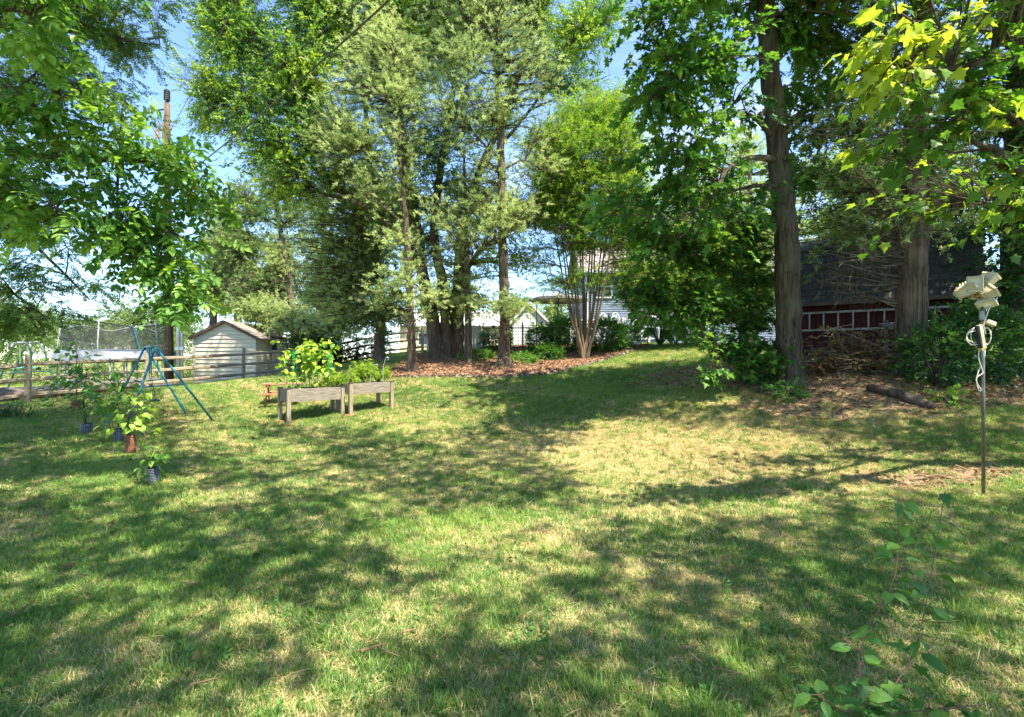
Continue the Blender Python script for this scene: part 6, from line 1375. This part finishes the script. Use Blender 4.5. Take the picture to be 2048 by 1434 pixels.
# ------------------------------------------------------------------ saplings in guards
source('sapleaf', [leaf_mesh('heart', .13, 'leaf_sap', b_) for b_ in (.1, .3, .5)] if leafmat('leaf_sap', (.035, .11, .03), (.09, .23, .04), (.26, .40, .06), trans=.45) else [])
def guard(root, c, r, h, m_, n=14):
    part(MB().tube([c - Vector((0, 0, .01)), c + Vector((0, 0, h))], r * .93, n, cap=False), 'tree_guard', m_, root)
    b = MB()
    for k in range(10):
        z = h * (k + .3) / 10; b.tube([c + Vector((r * math.cos(a), r * math.sin(a), z)) for a in np.linspace(0, 6.283, n)], .004, 4, cap=False)
    for k in range(n): a = 6.283 * k / n; b.tube([c + Vector((r * math.cos(a), r * math.sin(a), 0)), c + Vector((r * math.cos(a), r * math.sin(a), h))], .003, 4)
    part(b, 'guard_mesh', 'guard_wire' if m_ == 'black' else m_, root, kind='stuff')
mat('guard_wire', (.10, .12, .16), (.22, .25, .30), rough=.5, bump=0)
mat('guard_brown', (.16, .06, .035), (.34, .15, .09), rough=.8, scale=14)
def sapling(px, py, gh, gr, gm, top, rx, n, label, sc=1.0, tone=(.6, .25), stake=None):
    n = int(n * .72); sc *= .85
    c = G(px, py); Y = c.y; root = empty('sapling', c, label, 'sapling', 'saplings in guards on the lawn')
    guard(root, c, gr, gh, gm); tp = P(px, top, Y); tp.z = max(tp.z, c.z + gh + .1); b = MB(); b.tube([c, c.lerp(tp, .5) + rv(.03), tp], [.014, .01, .004], 6)
    it = []
    for k in range(n):
        t = rnd.uniform(.35, 1); p0 = c.lerp(tp, t); a = rnd.uniform(0, 6.28); l = rnd.uniform(.15, 1) * rx / F * Y * (1.2 - .5 * t); p = p0 + Vector((math.cos(a) * l, math.sin(a) * l, rnd.gauss(.02, .05)))
        if k % 3 == 0: b.tube([p0, p0.lerp(p, .5) + Vector((0, 0, .04)), p], [.005, .004, .002], 4)
        it.append((p, Vector((math.cos(a), math.sin(a), -.35)) + rv(.3), sc * rnd.uniform(.6, 1.15), min(.95, max(0, rnd.gauss(*tone)))))
    part(b, 'stem', 'branch', root); leaf_objects(it, 'sapleaf', root, 300)
    if stake: part(MB().tube([c + Vector((.02, 0, 0)), P(*stake, Y)], .008, 6), 'stake', 'dead_twig', root)
sapling(306, 968, .19, .065, 'black', 895, 34, 60, 'small sapling in a black mesh guard nearest the camera on the left lawn', .75, (.55, .2), (288, 862))
sapling(262, 908, .30, .07, 'guard_brown', 792, 55, 115, 'bright leaved sapling in a reddish brown guard', 1.0, (.85, .15), (254, 822))
sapling(238, 884, .24, .08, 'black', 752, 75, 150, 'tall dark leaved sapling in a black guard behind the bright one', 1.1, (.3, .2))
sapling(174, 868, .20, .09, 'black', 735, 75, 140, 'sapling in a black guard with a leaning pale stake', 1.1, (.3, .2), (154, 800))
sapling(152, 822, .26, .09, 'guard_brown', 690, 60, 110, 'farthest sapling in a rusty guard near the rail fence', 1.2, (.4, .2))

# ------------------------------------------------------------------ weed in the foreground
def weed():
    b0 = Vector((1.58, 1.86, gz(1.58, 1.86))); root = empty('weed_plant', b0, 'leafy broad leaved weed with red stem at the bottom right corner', 'weed')
    source('weedleaf', [leaf_mesh('star', .085, 'leaf_weed', .3)] + [leaf_mesh('ovate', .11, 'leaf_weed', b_) for b_ in (.1, .3)] + [leaf_mesh('heart', .08, 'leaf_weed', .3)])
    stems = [[(1745, 1440, 1.9), (1720, 1300, 1.98), (1790, 1150, 2.05), (1795, 1000, 2.1)], [(1760, 1440, 1.9), (1830, 1300, 2.0), (1862, 1150, 2.1), (1890, 985, 2.15)], [(1730, 1440, 1.88), (1680, 1420, 1.85), (1640, 1390, 1.8)], [(1760, 1440, 1.9), (1860, 1420, 1.86), (1960, 1410, 1.82)]]
    it = []; b = MB()
    for st in stems:
        sk = smooth_path([(b0, .005)] + [(P(a, c, y), .0028) for a, c, y in st], 5); b.tube([p for p, r in sk], [r * (1 - .5 * i / len(sk)) for i, (p, r) in enumerate(sk)], 6)
        for i in range(5, len(sk)):
            for q in range(3):
                if rnd.random() < .8:
                    a = i * 2.1 + q * 3.14 + rnd.gauss(0, .4); d = Vector((math.cos(a), math.sin(a) * .7, rnd.gauss(-.1, .2))); p = sk[i][0]; p2_ = p + d * .03
                    b.tube([p, p2_], .002, 4); it.append((p2_, d + rv(.25), rnd.uniform(.6, 1.1) * (1.05 - .4 * i / len(sk)), rnd.uniform(.2, .8)))
    part(b, 'stem', 'weed_stem', root); leaf_objects(it, 'weedleaf', root, 200)
mat('weed_stem', (.12, .06, .04), (.18, .10, .06), rough=.6)
weed()

# ------------------------------------------------------------------ trees behind and above the camera, crowns shaped to shade lawn, barn and trunks
SH = """7754321138679999
8763754580002799
7765375661000355
6768557471000010
5743556763234565
9998854225676667
9999854116577777
9999782024888776
9998561005888865
9953631117888763
9956721327988865
9836325568999874
8576247779999885
7884335789999886"""
SHM = np.array([[int(c) for c in r] for r in SH.split('\n')], float)
def shade_at(x, y):
    z = gzv(x, y); px = 1024 + x / y * F; py = 717 - (z - EYE) / y * F
    u = np.clip((px - 64) / 128, 0, 14.999); v = np.clip((py - 813) / 46, 0, 12.999); iu, iv = u.astype(int), v.astype(int); fu, fv = u - iu, v - iv
    m_ = SHM[iv, iu] * (1 - fu) * (1 - fv) + SHM[iv, iu + 1] * fu * (1 - fv) + SHM[iv + 1, iu] * (1 - fu) * fv + SHM[iv + 1, iu + 1] * fu * fv
    return m_, px, py, z
def overhead():
    s = .125; gx_, gy_ = np.meshgrid(np.arange(-17, 17, s), np.arange(1.6, 17, s)); x = gx_.ravel() + np.random.uniform(-s, s, gx_.size) * .5; y = gy_.ravel() + np.random.uniform(-s, s, gx_.size) * .5
    m_, px, py, z = shade_at(x, y)
    m_ = m_ + 1.3 * wob(x, y * 1.6, 2.6, 5) + .7 * wob(x, y * 1.5, 6.1, 2); pr = np.clip((m_ - 4.1) / 1.8, 0, 1) * .9
    grove = (px > 1250) & (py > 700) & (py < 832 + (px - 1250) * .115)          # ground under the big trees at right
    ok = (np.random.random(len(x)) < pr) & (px > -120) & (px < 2200) & (py > 815) & ~((py < 870) & (px > 1150))
    ok |= grove & (np.random.random(len(x)) < .8)
    ok |= (px < 330) & (px > -200) & (py > 742) & (py < 830) & (np.random.random(len(x)) < .6)
    x, y, z = x[ok], y[ok], z[ok]
    nb = 1500; t_ = np.random.random(nb); xb = ba.x + (12.2 * .93 - ba.x) * t_; xb = ba.x - .3 + t_ * 4.6; yb = 14.4 - t_ * 2.6 + np.random.random(nb) * 1.4      # unseen leaf clumps added to shade the barn front and roof
    nt = 420; xt = np.random.uniform(5.5, 6.5, nt); xt2 = np.random.uniform(8.0, 9.0, nt)                                             # unseen leaf clumps added to shade the two big trunks
    x, y, z = np.r_[x, xb, xt, xt2], np.r_[y, yb, np.full(2 * nt, 10.4)], np.r_[z, ba.z + np.random.uniform(.2, 4.2, nb), np.random.uniform(1, 6, 2 * nt)]
    L0 = SUN / SUN.z; pts = []  # leaf clumps go sunward of every spot that is to be shaded
    for i in range(len(x)):
        h = 8.5
        while h < 17:
            q = (x[i] + L0.x * h, y[i] + L0.y * h, z[i] + h)
            if q[1] < .3 or (q[2] - EYE) / q[1] > .80 or abs(q[0] / q[1]) > 1.15: break
            h += .3
        h += abs(rnd.gauss(0, .5)); pts.append(Vector((x[i] + L0.x * h, y[i] + L0.y * h, z[i] + h)))
    def clear(p):
        return not blocks(p) and clear2(p)
    def clear2(p):       # keep the sun on the maple and ash sprays that the photograph shows lit
        q = p - L0 * (p.z - 3.9); w_ = p - L0 * (p.z - 3.4)
        return not (2.3 < q.x < 4.4 and 3.4 < q.y < 5.0) and not (-5.6 < w_.x < -2.6 and 4.4 < w_.y < 6.4 and rnd.random() < .75)
    pts = [p for p in pts if clear(p)]
    # outside the picture the shade simply goes on
    for k in range(2600):
        p = Vector((rnd.uniform(-12, 13), rnd.uniform(-9, 1.2), rnd.uniform(8, 11)))
        if wob(p.x, p.y, .8, 3) > -.35 and clear(p): pts.append(p)
    trunks = [(Vector((5.5, -5.5, 0)), 'shade tree standing behind the camera to the right'), (Vector((-4.5, -6, 0)), 'shade tree standing behind the camera to the left'), (Vector((-13, 3, 0)), 'shade tree beyond the left edge')]
    grp = [[] for _ in trunks]
    for p in pts:
        k = min(range(len(trunks)), key=lambda i: (trunks[i][0].xy - p.xy).length); grp[k].append(p)
    for (tb, lab), pl_ in zip(trunks, grp):
        if not pl_: continue
        tb = Vector((tb.x, tb.y, gz(tb.x, tb.y) - .1)); root = tree('shade_tree', tb, lab, 'trees outside the picture with crowns shaped to shade lawn, barn and trunks')
        ap = Vector((tb.x, tb.y, 5.5)); limb([(tb, .3), (tb.lerp(ap, .5), .25), (ap, .2), (ap + Vector((0, 0, 4)), .08)], root, 'trunk', 'bark_gum', 14)
        br = MB(); cl = [c for c in rnd.sample(pl_, min(40, len(pl_))) if c.y < 0]; nodes = []
        for c in cl:
            mid = ap.lerp(c, .5) + Vector((0, 0, .5))
            prt = [ap, mid, c]; ok_ = all(q.y < .5 or (q.z - EYE) / q.y > .78 or abs(q.x / q.y) > 1.15 for q in [ap.lerp(mid, .5), mid, mid.lerp(c, .5)])
            if ok_: br.tube(prt, [.06, .04, .012], 6)
        part(br, 'branches', 'branch', root, kind='stuff') if br.v else None
        scatter_obj('crown', [tuple(p - tb) for p in pl_], [rv(1) * 1 for p in pl_], [rnd.uniform(1.0, 1.5) for p in pl_], [rnd.uniform(.2, .8) for p in pl_], 'tulip', root)
overhead()
bpy.context.view_layer.update()
